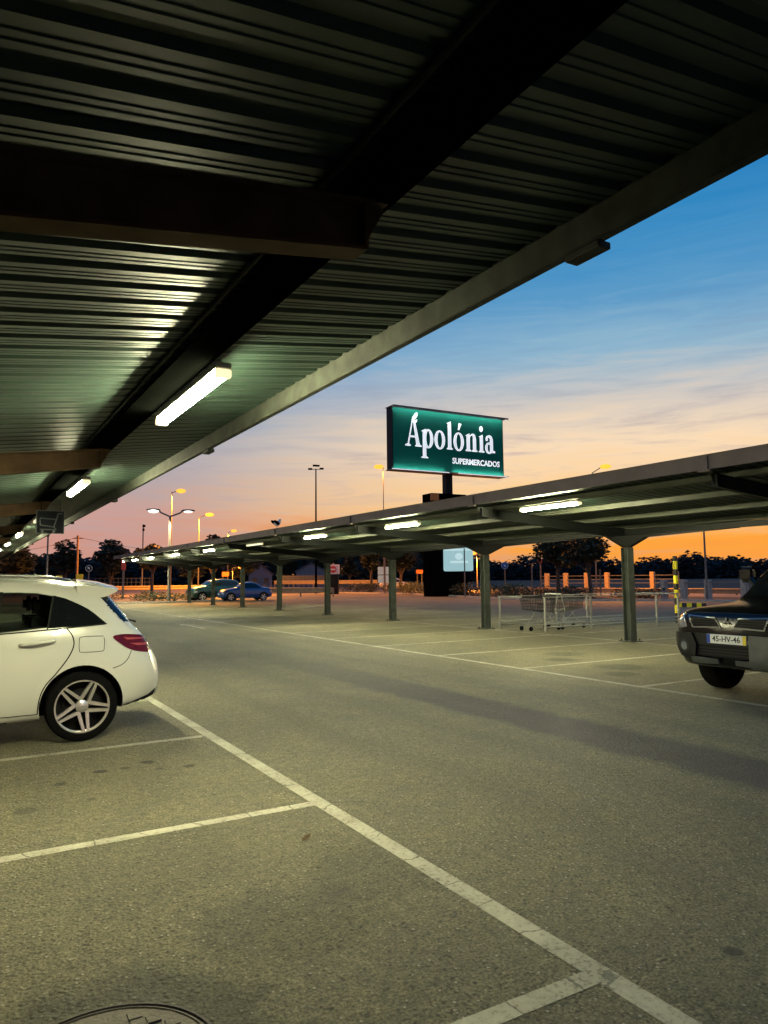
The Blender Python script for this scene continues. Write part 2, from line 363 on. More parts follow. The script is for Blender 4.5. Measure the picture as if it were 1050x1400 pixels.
# mauve cloud bars low in the sky
cb = wn.new('ShaderNodeMapRange'); cb.inputs['From Min'].default_value = .52; cb.inputs['From Max'].default_value = .72; cb.inputs['To Max'].default_value = .56; wl.new(cn.outputs['Fac'], cb.inputs['Value'])
lo = wn.new('ShaderNodeMapRange'); lo.inputs['From Min'].default_value = 22; lo.inputs['From Max'].default_value = 9; lo.inputs['To Min'].default_value = 0; wl.new(el, lo.inputs['Value'])
mx2 = wn.new('ShaderNodeMix'); mx2.data_type = 'RGBA'; wl.new(wm('MULTIPLY', cb.outputs[0], lo.outputs[0]), mx2.inputs[0]); wl.new(mx.outputs[2], mx2.inputs[6]); mx2.inputs[7].default_value = (*srgb(186, 160, 156), 1)
wl.new(mx2.outputs[2], bg.inputs['Color']); bg.inputs['Strength'].default_value = 1.0

# ------------------------------------------------------------------ ground
bm = bmesh.new(); sheet(bm, [(-3000, -3000), (3000, -3000), (3000, 3000), (-3000, 3000)], -.02); struct('ground', bm, M['soil'])
lot = [(-40, -30), (44, -30), (38.5, 20), (37, 28.4), (31.6, 34.4), (32.6, 42), (35, 50.3), (36.8, 61), (34, 72), (22, 74), (16.3, 50.5), (10.7, 49.2), (2.5, 56.9), (-40, 62)]
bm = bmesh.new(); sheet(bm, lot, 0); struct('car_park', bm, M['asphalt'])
bm = bmesh.new(); sheet(bm, [(-90, 66), (20, 78), (44, 80), (46, 40), (50, -40), (74, -40), (70, 60), (62, 130), (40, 150), (-90, 118)], -.012); struct('road', bm, M['road'])
bm = bmesh.new(); sheet(bm, [(-40, 57), (2.6, 51.6), (10.8, 49.4), (16.3, 50.6), (21, 74), (20, 77.5), (-40, 71)], -.006); struct('verge', bm, M['verge'])
def kerb(pts, wd=.22, h=.13):
    bm = bmesh.new(); L = []
    for i, p in enumerate(pts):
        p = Vector((*p, 0)); t = Vector((*pts[min(i+1, len(pts)-1)], 0)) - Vector((*pts[max(i-1, 0)], 0)); nn = Vector((t.y, -t.x, 0)).normalized()
        L.append([bm.verts.new(p + nn*a + Vector((0, 0, z))) for a, z in ((-wd/2, -.03), (-wd/2, h-.02), (-wd/2+.02, h), (wd/2-.02, h), (wd/2, h-.02), (wd/2, -.03))])
    for a, b in zip(L, L[1:]):
        for k in range(5): bm.faces.new((a[k], a[k+1], b[k+1], b[k]))
    bm.faces.new(L[0]); bm.faces.new(L[-1][::-1])
    return bm
struct('kerb', kerb([(-40, 56.8), (2.5, 51.5), (10.7, 49.3), (16.2, 50.4)]), M['concrete'])
struct('kerb', kerb([(38.6, 20), (37.2, 28.4), (31.8, 34.4), (32.8, 42), (35.2, 50.3), (37, 61), (34.2, 72.2), (22, 74.2)]), M['concrete'])
# markings
NX, FX, LW = 2.167, 8.095, .105
bm = bmesh.new(); ZL = .002
def strip(x0, x1, y0, y1): sheet(bm, [(x0, y0), (x1, y0), (x1, y1), (x0, y1)], ZL)
strip(NX-LW/2, NX+LW/2, -12, 47); strip(FX-LW/2, FX+LW/2, -12, 52); strip(13.4, 13.5, -12, 52)
for k in range(-4, 19): strip(-2.9, NX-LW/2, 2.092+2.5*k-.045, 2.092+2.5*k+.045)
for k in range(-6, 19):
    y = 6.911+2.441*k; strip(FX+LW/2, 13.4, y-.045, y+.045); strip(13.5, 18.8, y-.045, y+.045)
strip(-3.0, -2.9, -12, 47)
for a, b in (((6.55, 22.3), (6.85, 25.4)),):
    strip(6.66, 6.78, 22.7, 24.6); sheet(bm, [(6.45, 24.6), (6.99, 24.6), (6.72, 25.5)], ZL)
for y in (30, 35.5, 41, 46.5): strip(24, 29, y, y+.12)
po = struct('parking_lines', bm, M['line']); po.data.materials.append(M['cross_line'])
for f in po.data.polygons:
    xs_ = [po.data.vertices[i].co.x for i in f.vertices]; ys_ = [po.data.vertices[i].co.y for i in f.vertices]
    f.material_index = 1 if max(xs_)-min(xs_) > max(ys_)-min(ys_) else 0

# manhole cover sunk in the asphalt
t = thing('manhole_cover', 'round rusty cast iron manhole cover in dark patched asphalt', 'manhole cover', (.45, 2.49, 0))
bm = bmesh.new(); r = bm_lathe(bm, [(.352, .002), (.352, .010), (.340, .012), (.338, .004), (.331, .004), (.329, .011), (.322, .012), (.318, .008)], 'Z', 64); bm.faces.new(r[-1]); obj('cover', bm, M['iron'], t, smooth=.5)
bm = bmesh.new(); n_ = 23; g = [[bm.verts.new((.6*i/n_-.3+(.010 if i % 2 else -.010), .6*j/n_-.3+(.010 if j % 2 else -.010), .0085)) for j in range(n_+1)] for i in range(n_+1)]
up_ = []
for i in range(n_):
    for j in range(n_):
        x, y = .6*(i+.5)/n_-.3, .6*(j+.5)/n_-.3
        if x*x+y*y < .30**2:
            f = bm.faces.new((g[i][j], g[i+1][j], g[i+1][j+1], g[i][j+1]))
            if x*x+y*y < .275**2 and ((i % 4 == 0 and j % 2 == 0) or (i % 4 == 2 and j % 2 == 0 and (j//2) % 2)): up_.append(f)
bmesh.ops.delete(bm, geom=[v for v in bm.verts if not v.link_faces], context='VERTS')
ex = bmesh.ops.extrude_discrete_faces(bm, faces=up_) if False else bmesh.ops.inset_individual(bm, faces=up_, thickness=.002, depth=.007)
obj('tread', bm, M['iron'], t)

bm = bmesh.new(); pts = [(-.05, 0, .006), (-.025, .018, .012), (.015, .022, .016), (.05, .004, .024), (.018, -.016, .014), (-.02, -.014, .009)]
vs = [bm.verts.new(p) for p in pts]; c_ = bm.verts.new((0, 0, .006))
for i in range(6): bm.faces.new((vs[i], vs[(i+1) % 6], c_))
bmesh.ops.solidify(bm, geom=list(bm.faces), thickness=.0015)
tag(obj('fallen_leaf', bm, M['dry_leaf'], None, loc=(1.80, 3.99, 0), rz=.6), 'small dry brown leaf lying beside the white bay line', 'leaf')

# ------------------------------------------------------------------ canopies
def corrugated(cx, half, sl, y0, y1, z, pitch=.2, h=.023):
    bm = bmesh.new(); prof = []
    y = y0
    while y < y1:
        prof += [(y, z+h), (y+.036, z+h), (y+.056, z), (y+.098, z), (y+.102, z+.0045), (y+.110, z+.0045), (y+.114, z), (y+.136, z), (y+.140, z+.0045), (y+.148, z+.0045), (y+.152, z), (y+.180, z)]
        y += pitch
    xs = [cx-half, cx, cx+half]; dz = lambda x: -sl*(half-abs(x-cx))
    lo_ = [[bm.verts.new((x, p, q+dz(x))) for p, q in prof] for x in xs]; hi = [[bm.verts.new((x, p, q+.006+dz(x))) for p, q in prof] for x in xs]
    k = len(prof)
    for g in (lo_, hi):
        for j in (0, 1):
            for i in range(k-1): bm.faces.new((g[j][i], g[j][i+1], g[j+1][i+1], g[j+1][i]))
    for s in (0, 2):
        for i in range(k-1): bm.faces.new((lo_[s][i], lo_[s][i+1], hi[s][i+1], hi[s][i]))
    return bm
def arm_bm(cx, y, pts_b, zt_f, th=.05):
    """double cantilever I-beam: web, with flanges top and bottom; pts_b: (offset, z) of the lower edge"""
    bm = bmesh.new()
    lower = [(cx-o, z) for o, z in reversed(pts_b)] + [(cx+o, z) for o, z in pts_b]
    tip = pts_b[-1][0]+.10
    prof = [(cx, zt_f(cx)), (cx-tip, zt_f(cx-tip))] + lower + [(cx+tip, zt_f(cx+tip))]
    bm_prism(bm, prof, lambda u, v, d: (u, d, v), y-.006, y+.006)
    for a, b in zip(lower, lower[1:]):
        q = [bm.verts.new(p) for p in ((a[0], y-th, a[1]), (b[0], y-th, b[1]), (b[0], y+th, b[1]), (a[0], y+th, a[1]), (a[0], y-th, a[1]-.012), (b[0], y-th, b[1]-.012), (b[0], y+th, b[1]-.012), (a[0], y+th, a[1]-.012))]
        for f in ((0, 1, 2, 3), (7, 6, 5, 4), (0, 4, 5, 1), (3, 2, 6, 7), (0, 3, 7, 4), (1, 5, 6, 2)): bm.faces.new([q[i] for i in f])
    for a, b in ((cx-tip, cx), (cx, cx+tip)): bm_prism(bm, [(a, zt_f(a)+.001), (b, zt_f(b)+.001), (b, zt_f(b)-.011), (a, zt_f(a)-.011)], lambda u, v, d: (u, d, v), y-th, y+th)
    for o in (pts_b[-1][0], -pts_b[-1][0]):
        bm_box(bm, cx+o-.006, cx+o+.006, y-th+.004, y+th-.004, pts_b[-1][1]+.001, zt_f(cx+o)-.013)
        for zz in (.3, .7):
            for yy in (-.025, .025): bm_tube(bm, [(cx+o, y+yy, pts_b[-1][1]+(zt_f(cx+o)-pts_b[-1][1])*zz), (cx+o+(.02 if o > 0 else -.02), y+yy, pts_b[-1][1]+(zt_f(cx+o)-pts_b[-1][1])*zz)], .012, 6)
    for o in (.75, -.75):                               # splice bolts in the web
        for dx_ in (-.06, .06):
            for dz_ in (.05, .12): bm_tube(bm, [(cx+o+dx_, y-.02, pts_b[1][1]+dz_), (cx+o+dx_, y+.02, pts_b[1][1]+dz_)], .012, 6)
    return bm
def canopy(label, cx, half, ys, y0, y1, sl, pts_b, purlins, zr, fz, fmat, armmat, colmat, pmat, ph, colh=True):
    t = thing('parking_canopy', label, 'canopy', (cx, ys[0], 0))
    off = Vector((-cx, -ys[0], 0)); zt_f = lambda x: zr - sl*(half-abs(x-cx)) - ph
    def P(name, bm, mat, par=t, **k):
        bmesh.ops.translate(bm, verts=bm.verts, vec=off if par is t else Vector()); return obj(name, bm, mat, par, **k)
    P('roof_sheet', corrugated(cx, half, sl, y0, y1, zr), M['sheet'])
    for s in (-1, 1):
        bm = bmesh.new(); x = cx+s*half
        # folded channel: outer skin, bottom lip, inner skin lower
        bm_box(bm, min(x, x+s*.035), max(x, x+s*.035), y0, y1, fz[0]+.006, fz[1])
        bm_box(bm, min(x+s*.002, x+s*.045), max(x+s*.002, x+s*.045), y0, y1, fz[0], fz[0]+.005)
        bm_box(bm, min(x+s*.001, x+s*.055), max(x+s*.001, x+s*.055), y0, y1, fz[1]+.001, fz[1]+.008)
        P('fascia', bm, fmat)
        for y in ys:
            bm = bmesh.new(); bm_box(bm, min(x+s*.002, x+s*.075), max(x+s*.002, x+s*.075), y-.12, y+.07, fz[0]-.032, fz[0]-.001)
            bm_box(bm, min(x+s*.056, x+s*.075), max(x+s*.056, x+s*.075), y-.09, y+.04, fz[0], fz[1]-.02)
            P('gutter_outlet', bm, fmat, bev=.006)
    for x in purlins:
        bm = bmesh.new(); ztop = zt_f(x)          # Z purlin
        bm_box(bm, x-.004, x+.004, y0+.02, y1-.02, ztop+.004, ztop+ph-.004); bm_box(bm, x-.10, x+.10, y0+.02, y1-.02, ztop, ztop+.004); bm_box(bm, x-.07, x+.07, y0+.02, y1-.02, ztop+ph-.004, ztop+ph)
        P('purlin', bm, pmat)
        bm = bmesh.new(); xq = x-.13 if x > cx else x+.13
        bm_tube(bm, [(xq, y0+.3, zt_f(xq)+ph-.02), (xq, y1-.3, zt_f(xq)+ph-.02)], .011, 6)
        if abs(x-(1.15 if cx < 0 else 9.65)) < .01: P('cable_conduit', bm, M['housing_grey'])
        else: bm.free()
    for y in ys:
        P('roof_beam', arm_bm(cx, y, pts_b, zt_f), armmat)
        bm = bmesh.new(); zb = pts_b[0][1]-.012
        bm_box(bm, cx-.10, cx+.10, y-.10, y-.085, 0, zb); bm_box(bm, cx-.10, cx+.10, y+.085, y+.10, 0, zb); bm_box(bm, cx-.006, cx+.006, y-.085, y+.085, 0, zb)
        c_ = P('column', bm, colmat)
        bm = bmesh.new(); bm_box(bm, cx-.19, cx+.19, y-.19, y+.19, .002, .022)
        for a in (-.14, .14):
            for b in (-.14, .14): bm_lathe(bm, [(.001, .07), (.014, .07), (.014, .022)], 'Z', 8, (cx+a, y+b, 0))
        bmesh.ops.translate(bm, verts=bm.verts, vec=off); obj('base_plate', bm, colmat, c_)
    return t
YN = [-3.25+5.35*k for k in range(12)]
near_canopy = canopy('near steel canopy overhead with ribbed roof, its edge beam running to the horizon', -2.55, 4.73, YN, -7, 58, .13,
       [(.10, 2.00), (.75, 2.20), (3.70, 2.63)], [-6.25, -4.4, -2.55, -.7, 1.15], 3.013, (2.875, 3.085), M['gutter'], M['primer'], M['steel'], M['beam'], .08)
YF = [1.04+5.35*k for k in range(10)]
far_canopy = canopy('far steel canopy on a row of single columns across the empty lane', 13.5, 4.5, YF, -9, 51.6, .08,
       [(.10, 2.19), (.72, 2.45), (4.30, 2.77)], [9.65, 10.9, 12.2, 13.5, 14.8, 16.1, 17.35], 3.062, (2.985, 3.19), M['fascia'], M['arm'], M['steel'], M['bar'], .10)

bm = bmesh.new(); bm_box(bm, -.07, .07, -9+.02-YF[0], 51.6-.02-YF[0], 2.47, 2.585); obj('ridge_beam', bm, M['arm'], far_canopy)
def tube_light(label, x, y, z, L, lit, group):
    t = thing('tube_light', label, 'light', (x, y, z+.012), 0, group); t.scale = (.74, 1, .84)
    bm = bmesh.new(); bm_box(bm, -.066, .066, -L/2-.02, L/2+.02, .028, .075)
    for s in (-1, 1): bm_box(bm, -.02, .02, s*L*.35-.03, s*L*.35+.03, .075, .078)
    obj('housing', bm, M['housing'], t, bev=.008)
    for s in (-1, 1): box('end_cap', (-.062, .062, s*L/2-.028, s*L/2+.028, -.034, .0265), M['cap'], t, .012)
    bm = bmesh.new(); pr = [(-.042, .027), (-.050, .005), (-.044, -.024), (-.024, -.036), (.024, -.036), (.044, -.024), (.050, .005), (.042, .027)]
    rings = [[bm.verts.new((a*k, yy, .027+(b-.027)*k)) for a, b in pr] for yy, k in ((-L/2, .75), (-L/2+.03, 1), (L/2-.03, 1), (L/2, .75))]
    for a, b in zip(rings, rings[1:]):
        for i in range(len(pr)): bm.faces.new((a[i], a[(i+1) % len(pr)], b[(i+1) % len(pr)], b[i]))
    bm.faces.new(rings[0]); bm.faces.new(rings[-1])
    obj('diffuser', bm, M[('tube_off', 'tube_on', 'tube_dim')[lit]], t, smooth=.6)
near_lights = [(4.83, 1, 'long glowing tube light nearest the viewer under the near canopy'), (10.18, 1, 'glowing tube light just beyond the second cross beam, near canopy'),
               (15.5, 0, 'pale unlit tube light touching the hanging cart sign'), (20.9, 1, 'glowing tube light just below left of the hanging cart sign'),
               (26.2, 1, 'small glowing tube light next after the one below the cart sign'), (31.5, 1, 'tiny glowing tube light at the left picture edge, far end of the near canopy'), (36.9, 1, 'speck of a glowing tube light deepest under the near canopy')]
for y, lit, lb in near_lights: tube_light(lb, 1.30, y, 2.715, 1.50, lit, 'tube lights under the near canopy')
far_lights = [(10.22, 1, 'long glowing tube light beside the right column, far canopy'), (15.54, 1, 'glowing tube light left of the sign pole, far canopy'), (20.75, 1, 'glowing tube light below the tall four headed mast'),
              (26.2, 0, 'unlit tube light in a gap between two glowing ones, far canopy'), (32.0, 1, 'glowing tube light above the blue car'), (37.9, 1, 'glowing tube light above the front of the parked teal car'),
              (43.6, 1, 'glowing tube light right of the double armed lamp post, far canopy'), (47.9, 1, 'glowing tube light last but one before the far canopy end'), (51.0, 1, 'glowing tube light at the very end tip of the far canopy')]
for y, lit, lb in far_lights: tube_light(lb, 9.65, y, 2.828, 1.55, lit, 'tube lights under the far canopy')

for k, (y, lb) in enumerate(((10.22, 'glowing tube light on the far side of the far canopy, behind the right column'), (15.54, 'glowing tube light on the far side of the far canopy, above the rail pen'), (20.75, 'glowing tube light on the far side of the far canopy, near the cyan panel'),
       (26.2, 'glowing tube light on the far side of the far canopy, above the small panel'), (32.0, 'glowing tube light on the far side of the far canopy, above the entry totem'), (37.9, 'glowing tube light on the far side of the far canopy, right of the blue car'))):
    tube_light(lb, 17.35, y, 2.815, 1.55, 2, 'tube lights under the far canopy')
# hanging cart sign
t = thing('cart_sign', 'small dark blue hanging sign with a shopping cart outline', 'sign', (1.20, 12.4, 2.62))
t.scale = (.85, 1, .85)
pl = thing  # (alias unused)
bm = bmesh.new(); bm_box(bm, -.235, .235, -.012, .012, -.42, .0); pan = obj('panel', bm, M['sign_blue'], t, bev=.006)
bm = bmesh.new()
def seg(bm, p, q, r=.012, y=-.016): bm_tube(bm, [(p[0], y, p[1]), (q[0], y, q[1])], r, 6)
cart = [(.20, -.05), (.13, -.05), (.06, -.30), (-.17, -.27), (-.18, -.14), (.10, -.16)]
for a, b in zip(cart, cart[1:]): seg(bm, a, b)
seg(bm, (.06, -.30), (.10, -.35)); seg(bm, (.10, -.35), (-.17, -.35))
for x in (-.13, .06): bm_lathe(bm, [(.0, -.02), (.024, -.02), (.024, -.01)], 'Y', 10, (x, 0, -.385))
obj('cart_symbol', bm, M['sign_line'], t)
bm = bmesh.new()
for x0, x1, z0, z1 in ((-.235, .235, -.008, .003), (-.235, .235, -.423, -.412), (-.238, -.226, -.412, -.008), (.226, .238, -.412, -.008)): bm_box(bm, x0, x1, -.017, .014, z0, z1)
obj('border', bm, M['sign_line'], t)
bm = bmesh.new()
for x in (-.16, .16): bm_tube(bm, [(x, 0, .0), (x, 0, .20)], .007, 6)
obj('hanger', bm, M['beam'], t)

# ------------------------------------------------------------------ cars
def pchip(xs, ys):
    n = len(xs); h = [xs[i+1]-xs[i] for i in range(n-1)]; d = [(ys[i+1]-ys[i])/h[i] for i in range(n-1)]; m = [0]*n
    m[0], m[-1] = d[0], d[-1]
    for i in range(1, n-1):
        if d[i-1]*d[i] > 0: w1, w2 = 2*h[i]+h[i-1], h[i]+2*h[i-1]; m[i] = (w1+w2)/(w1/d[i-1]+w2/d[i])
    def f(x):
        i = 0
        while i < n-2 and x > xs[i+1]: i += 1
        t = (x-xs[i])/h[i]
        return (1+2*t)*(1-t)**2*ys[i]+t*(1-t)**2*h[i]*m[i]+t*t*(3-2*t)*ys[i+1]+t*t*(t-1)*h[i]*m[i+1]
    return f
def loft(st, dx=.06, nseg=4):
    """st rows: x, z_bottom, z_sill, w_sill, z_mid, w_mid, z_belt, w_belt, z_edge, w_edge, z_top (x falling from nose to tail)"""
    st = sorted(st, key=lambda r: r[0]); xs = [r[0] for r in st]
    fs = [pchip(xs, [r[k] for r in st]) for k in range(1, 11)]
    X = []
    for a, b in zip(xs, xs[1:]):
        k = max(3, int(abs(b-a)/dx)+1)
        X += [a+(b-a)*i/k for i in range(k)]
    X.append(xs[-1])
    bm = bmesh.new(); rings = []
    for x in X:
        zb, zs, ws, zm, wm_, zl, wl_, ze, we, zt = [f(x) for f in fs]
        P = [(0, zb), (ws*.9, zb), (ws, zs), (wm_, zm), (wl_, zl), (we, ze), (we*.55, ze+(zt-ze)*.82), (0, zt)]
        fr = [0, .4, .4, .45, .28, .42, .45, 0]
        pts = [P[0]]
        for i in range(1, 7):
            a, b, c = P[i-1], P[i], P[i+1]; t = fr[i]
            p0 = (b[0]+(a[0]-b[0])*t, b[1]+(a[1]-b[1])*t); p2 = (b[0]+(c[0]-b[0])*t, b[1]+(c[1]-b[1])*t)
            for k in range(nseg+1):
                u = k/nseg; pts.append(tuple((1-u)**2*p0[j]+2*u*(1-u)*b[j]+u*u*p2[j] for j in (0, 1)))
        pts.append(P[7])
        rings.append([bm.verts.new((x, y, z)) for y, z in pts] + [bm.verts.new((x, -y, z)) for y, z in pts[-2:0:-1]])
    n = len(rings[0])
    for a, b in zip(rings, rings[1:]):
        for k in range(n): bm.faces.new((a[k], a[(k+1) % n], b[(k+1) % n], b[k]))
    for g, ring in ((0, rings[0]), (1, rings[-1])):
        c = bm.verts.new((ring[0].co.x, 0, sum(v.co.z for v in ring)/n))
        for k in range(n): bm.faces.new((ring[k], ring[(k+1) % n], c))
    bmesh.ops.recalc_face_normals(bm, faces=bm.faces)
    return bm
class Car:
    def __init__(s, label, st, paint, loc, rz, axles, rw, track, arch, group=None, dx=.06, holes=()):
        s.t = thing('parked_car', label, 'car', loc, rz, group)
        bm = loft(st, dx); s.bvh = BVHTree.FromBMesh(bm)
        s.body = obj('body', bm, paint, s.t, smooth=.6); s.body.data.materials.append(M['dark'])
        cb = bmesh.new()
        for ax in axles:
            for sd in (-1, 1):
                r_ = bm_lathe(cb, [(arch, sd*.42), (arch, sd*1.4)], 'Y', 48, (ax, 0, rw+.01)); cb.faces.new(r_[0]); cb.faces.new(r_[1])
        for hp in holes: bm_prism(cb, hp, lambda u, v, d: (u, d, v), -2, 2)
        cut = obj('cutter', cb, M['dark'], s.t); cut.data.materials.clear(); cut.data.materials.append(paint); cut.data.materials.append(M['dark'])
        for p in cut.data.polygons: p.material_index = 1
        md = s.body.modifiers.new('b', 'BOOLEAN'); md.object = cut; md.operation = 'DIFFERENCE'; md.solver = 'EXACT'
        bpy.context.view_layer.update()
        dg = bpy.context.evaluated_depsgraph_get(); me = bpy.data.meshes.new_from_object(s.body.evaluated_get(dg))
        s.body.modifiers.clear(); s.body.data = me; me.name = 'body'
        me.polygons.foreach_set('use_smooth', [True]*len(me.polygons)); me.set_sharp_from_angle(angle=.6)
        bpy.data.objects.remove(cut)
        s.rw, s.track, s.axles = rw, track, axles
    def wheelset(s, spokes=5, twin=True, rim=.76, width=.2, mat='alloy'):
        first = None
        for ax in s.axles:
            for sd in (1, -1):
                if first is None:
                    R, w2 = s.rw, width/2
                    bm = bmesh.new(); bm_lathe(bm, [(R*rim, -w2), (R*.86, -w2*1.05), (R*.96, -w2*.93), (R, -w2*.72), (R, w2*.72), (R*.96, w2*.93), (R*.86, w2*1.05), (R*rim, w2), (R*rim*.96, w2*.8), (R*rim*.96, -w2*.8), (R*rim, -w2)], 'Y', 56)
                    first = wo = obj('wheel', bm, M['rubber'], s.t, smooth=.6)
                    bm = bmesh.new(); r0 = R*rim
                    bm_lathe(bm, [(r0, w2*.96), (r0*1.0, w2*1.03), (r0*.965, w2*1.03), (r0*.95, w2*.80), (r0*.93, w2*.78)], 'Y', 56)
                    for k in range(spokes):
                        a0 = 2*PI*k/spokes+math.radians(116)
                        for q_ in ((-1, 1) if twin else (0,)):
                            if twin:
                                A = Vector((r0*.30*math.cos(a0+q_*.52), r0*.30*math.sin(a0+q_*.52))); B_ = Vector((r0*.955*math.cos(a0+q_*.085), r0*.955*math.sin(a0+q_*.085)))
                                A -= (B_-A)*.12; wa, wb = r0*.066, r0*.050
                            else:
                                A = Vector((r0*.15*math.cos(a0), r0*.15*math.sin(a0))); B_ = Vector((r0*.955*math.cos(a0), r0*.955*math.sin(a0))); wa, wb = r0*.12, r0*.15
                            t_ = (B_-A).normalized(); nn = Vector((-t_.y, t_.x)); yy = .004 if q_ > 0 else 0
                            quad = [(A-nn*wa, .74), (A+nn*wa, .74), (B_+nn*wb, .95), (B_-nn*wb, .95)]
                            top = [bm.verts.new((p_.x, w2*f_+yy, p_.y)) for p_, f_ in quad]; bot = [bm.verts.new((p_.x, w2*.30+yy, p_.y)) for p_, f_ in quad]
                            bm.faces.new(top); bm.faces.new(bot[::-1])
                            for i in range(4): bm.faces.new((top[i], bot[i], bot[(i+1) % 4], top[(i+1) % 4]))
                    bmesh.ops.bevel(bm, geom=[e for e in bm.edges if e.is_manifold and e.calc_face_angle(0) > .7], offset=.004, segments=1, affect='EDGES')
                    obj('rim', bm, M[mat], wo, smooth=.5)
                    bm = bmesh.new(); bm_lathe(bm, [(r0*.24, w2*.3), (r0*.235, w2*.78), (r0*.16, w2*.9), (r0*.02, w2*.94)], 'Y', 24); obj('hub_cap', bm, M[mat], wo, smooth=.7)
                    bm = bmesh.new(); rr_ = bm_lathe(bm, [(r0*.95, -w2*.2), (r0*.3, -w2*.2)], 'Y', 32)
                    bm.faces.new(rr_[1]); bm_lathe(bm, [(r0*.66, w2*.05), (r0*.66, w2*.12), (r0*.3, w2*.12)], 'Y', 32); obj('brake_disc', bm, M['dark'], wo)
                else:
                    wo = dup(first, s.t)
                wo.location = (ax, sd*s.track, s.rw); wo.rotation_euler = (0, 0, 0 if sd > 0 else PI)
    def patch(s, name, poly, mat, view='L', off=.002, res=.035, par=None, mirror=False, thick=0):
        """outline drawn in side (x,z) or end (y,z) or top (x,y) view, laid on the body's surface"""
        V = [Vector(p) for p in poly]; E_ = [(i, (i+1) % len(V)) for i in range(len(V))]
        dense = []
        for i, j in E_:
            k = max(1, int((V[j]-V[i]).length/res)); dense += [V[i]+(V[j]-V[i])*q/k for q in range(k)]
        nb = len(dense); x0, x1 = min(p.x for p in dense), max(p.x for p in dense); z0, z1 = min(p.y for p in dense), max(p.y for p in dense)
        pts = list(dense); a = x0+res/2
        while a < x1:
            b = z0+res/2
            while b < z1: pts.append(Vector((a, b))); b += res
            a += res
        vs, es, fs, *_ = delaunay_2d_cdt(pts, [(i, (i+1) % nb) for i in range(nb)], [list(range(nb))], 1, 1e-6)
        for side in ([view] if not mirror else [view, 'R' if view == 'L' else view]):
            bm = bmesh.new(); bv = []
            for p in vs:
                if side == 'L': o_, d_ = Vector((p.x, 3, p.y)), Vector((0, -1, 0))
                elif side == 'R': o_, d_ = Vector((p.x, -3, p.y)), Vector((0, 1, 0))
                elif side == 'B': o_, d_ = Vector((-6, p.x, p.y)), Vector((1, 0, 0))
                elif side == 'F': o_, d_ = Vector((6, p.x, p.y)), Vector((-1, 0, 0))
                else: o_, d_ = Vector((p.x, p.y, 4)), Vector((0, 0, -1))
                h, nn, *_q = s.bvh.ray_cast(o_, d_)
                if h is None:
                    h, nn, *_q = s.bvh.find_nearest(o_+d_*2.2 if side in 'LR' else o_+d_*4)
                bv.append(bm.verts.new(h - d_*off))
            for f in fs:
                try: bm.faces.new([bv[i] for i in f])
                except ValueError: pass
            todo, best = set(bm.faces), []
            while todo:
                isl, st_ = [], [todo.pop()]
                while st_:
                    f = st_.pop(); isl.append(f)
                    for e in f.edges:
                        for g in e.link_faces:
                            if g in todo: todo.discard(g); st_.append(g)
                if len(isl) > len(best): best = isl
            keep = set(best); bmesh.ops.delete(bm, geom=[f for f in bm.faces if f not in keep], context='FACES')
            bmesh.ops.delete(bm, geom=[v for v in bm.verts if not v.link_faces], context='VERTS')
            if thick:
                ex = bmesh.ops.extrude_face_region(bm, geom=list(bm.faces)); dv = {'L': (0, thick, 0), 'R': (0, -thick, 0), 'B': (-thick, 0, 0), 'F': (thick, 0, 0)}.get(side, (0, 0, thick))
                bmesh.ops.translate(bm, verts=[v for v in ex['geom'] if isinstance(v, bmesh.types.BMVert)], vec=dv)
            o = obj(name, bm, mat, par or s.t, smooth=.6)
        return o
    def seam(s, name, line, w_=.007, **k):
        L = [Vector(p) for p in line]; a, b = [], []
        for i, p in enumerate(L):
            t = (L[min(i+1, len(L)-1)]-L[max(i-1, 0)]).normalized(); nn = Vector((-t.y, t.x))*w_/2
            a.append(p+nn); b.append(p-nn)
        return s.patch(name, [tuple(p) for p in a+b[::-1]], M['dark'], off=k.pop('off', .0025), res=k.pop('res', .03), **k)
def arc(cx, cz, r, a0, a1, n=10, ry=None):
    return [(cx+r*math.cos(a0+(a1-a0)*i/n), cz+(ry or r)*math.sin(a0+(a1-a0)*i/n)) for i in range(n+1)]
def smooth(pts, n=4, closed=False):                  # Catmull-Rom through the points
    out = []; k = len(pts)
    for i in range(k if closed else k-1):
        p0, p1, p2, p3 = pts[(i-1) % k if closed else max(i-1, 0)], pts[i], pts[(i+1) % k], pts[(i+2) % k if closed else min(i+2, k-1)]
        for j in range(n):
            t = j/n
            out.append(tuple(.5*((2*p1[d])+(-p0[d]+p2[d])*t+(2*p0[d]-5*p1[d]+4*p2[d]-p3[d])*t*t+(-p0[d]+3*p1[d]-3*p2[d]+p3[d])*t**3) for d in (0, 1)))
    if not closed: out.append(pts[-1])
    return out

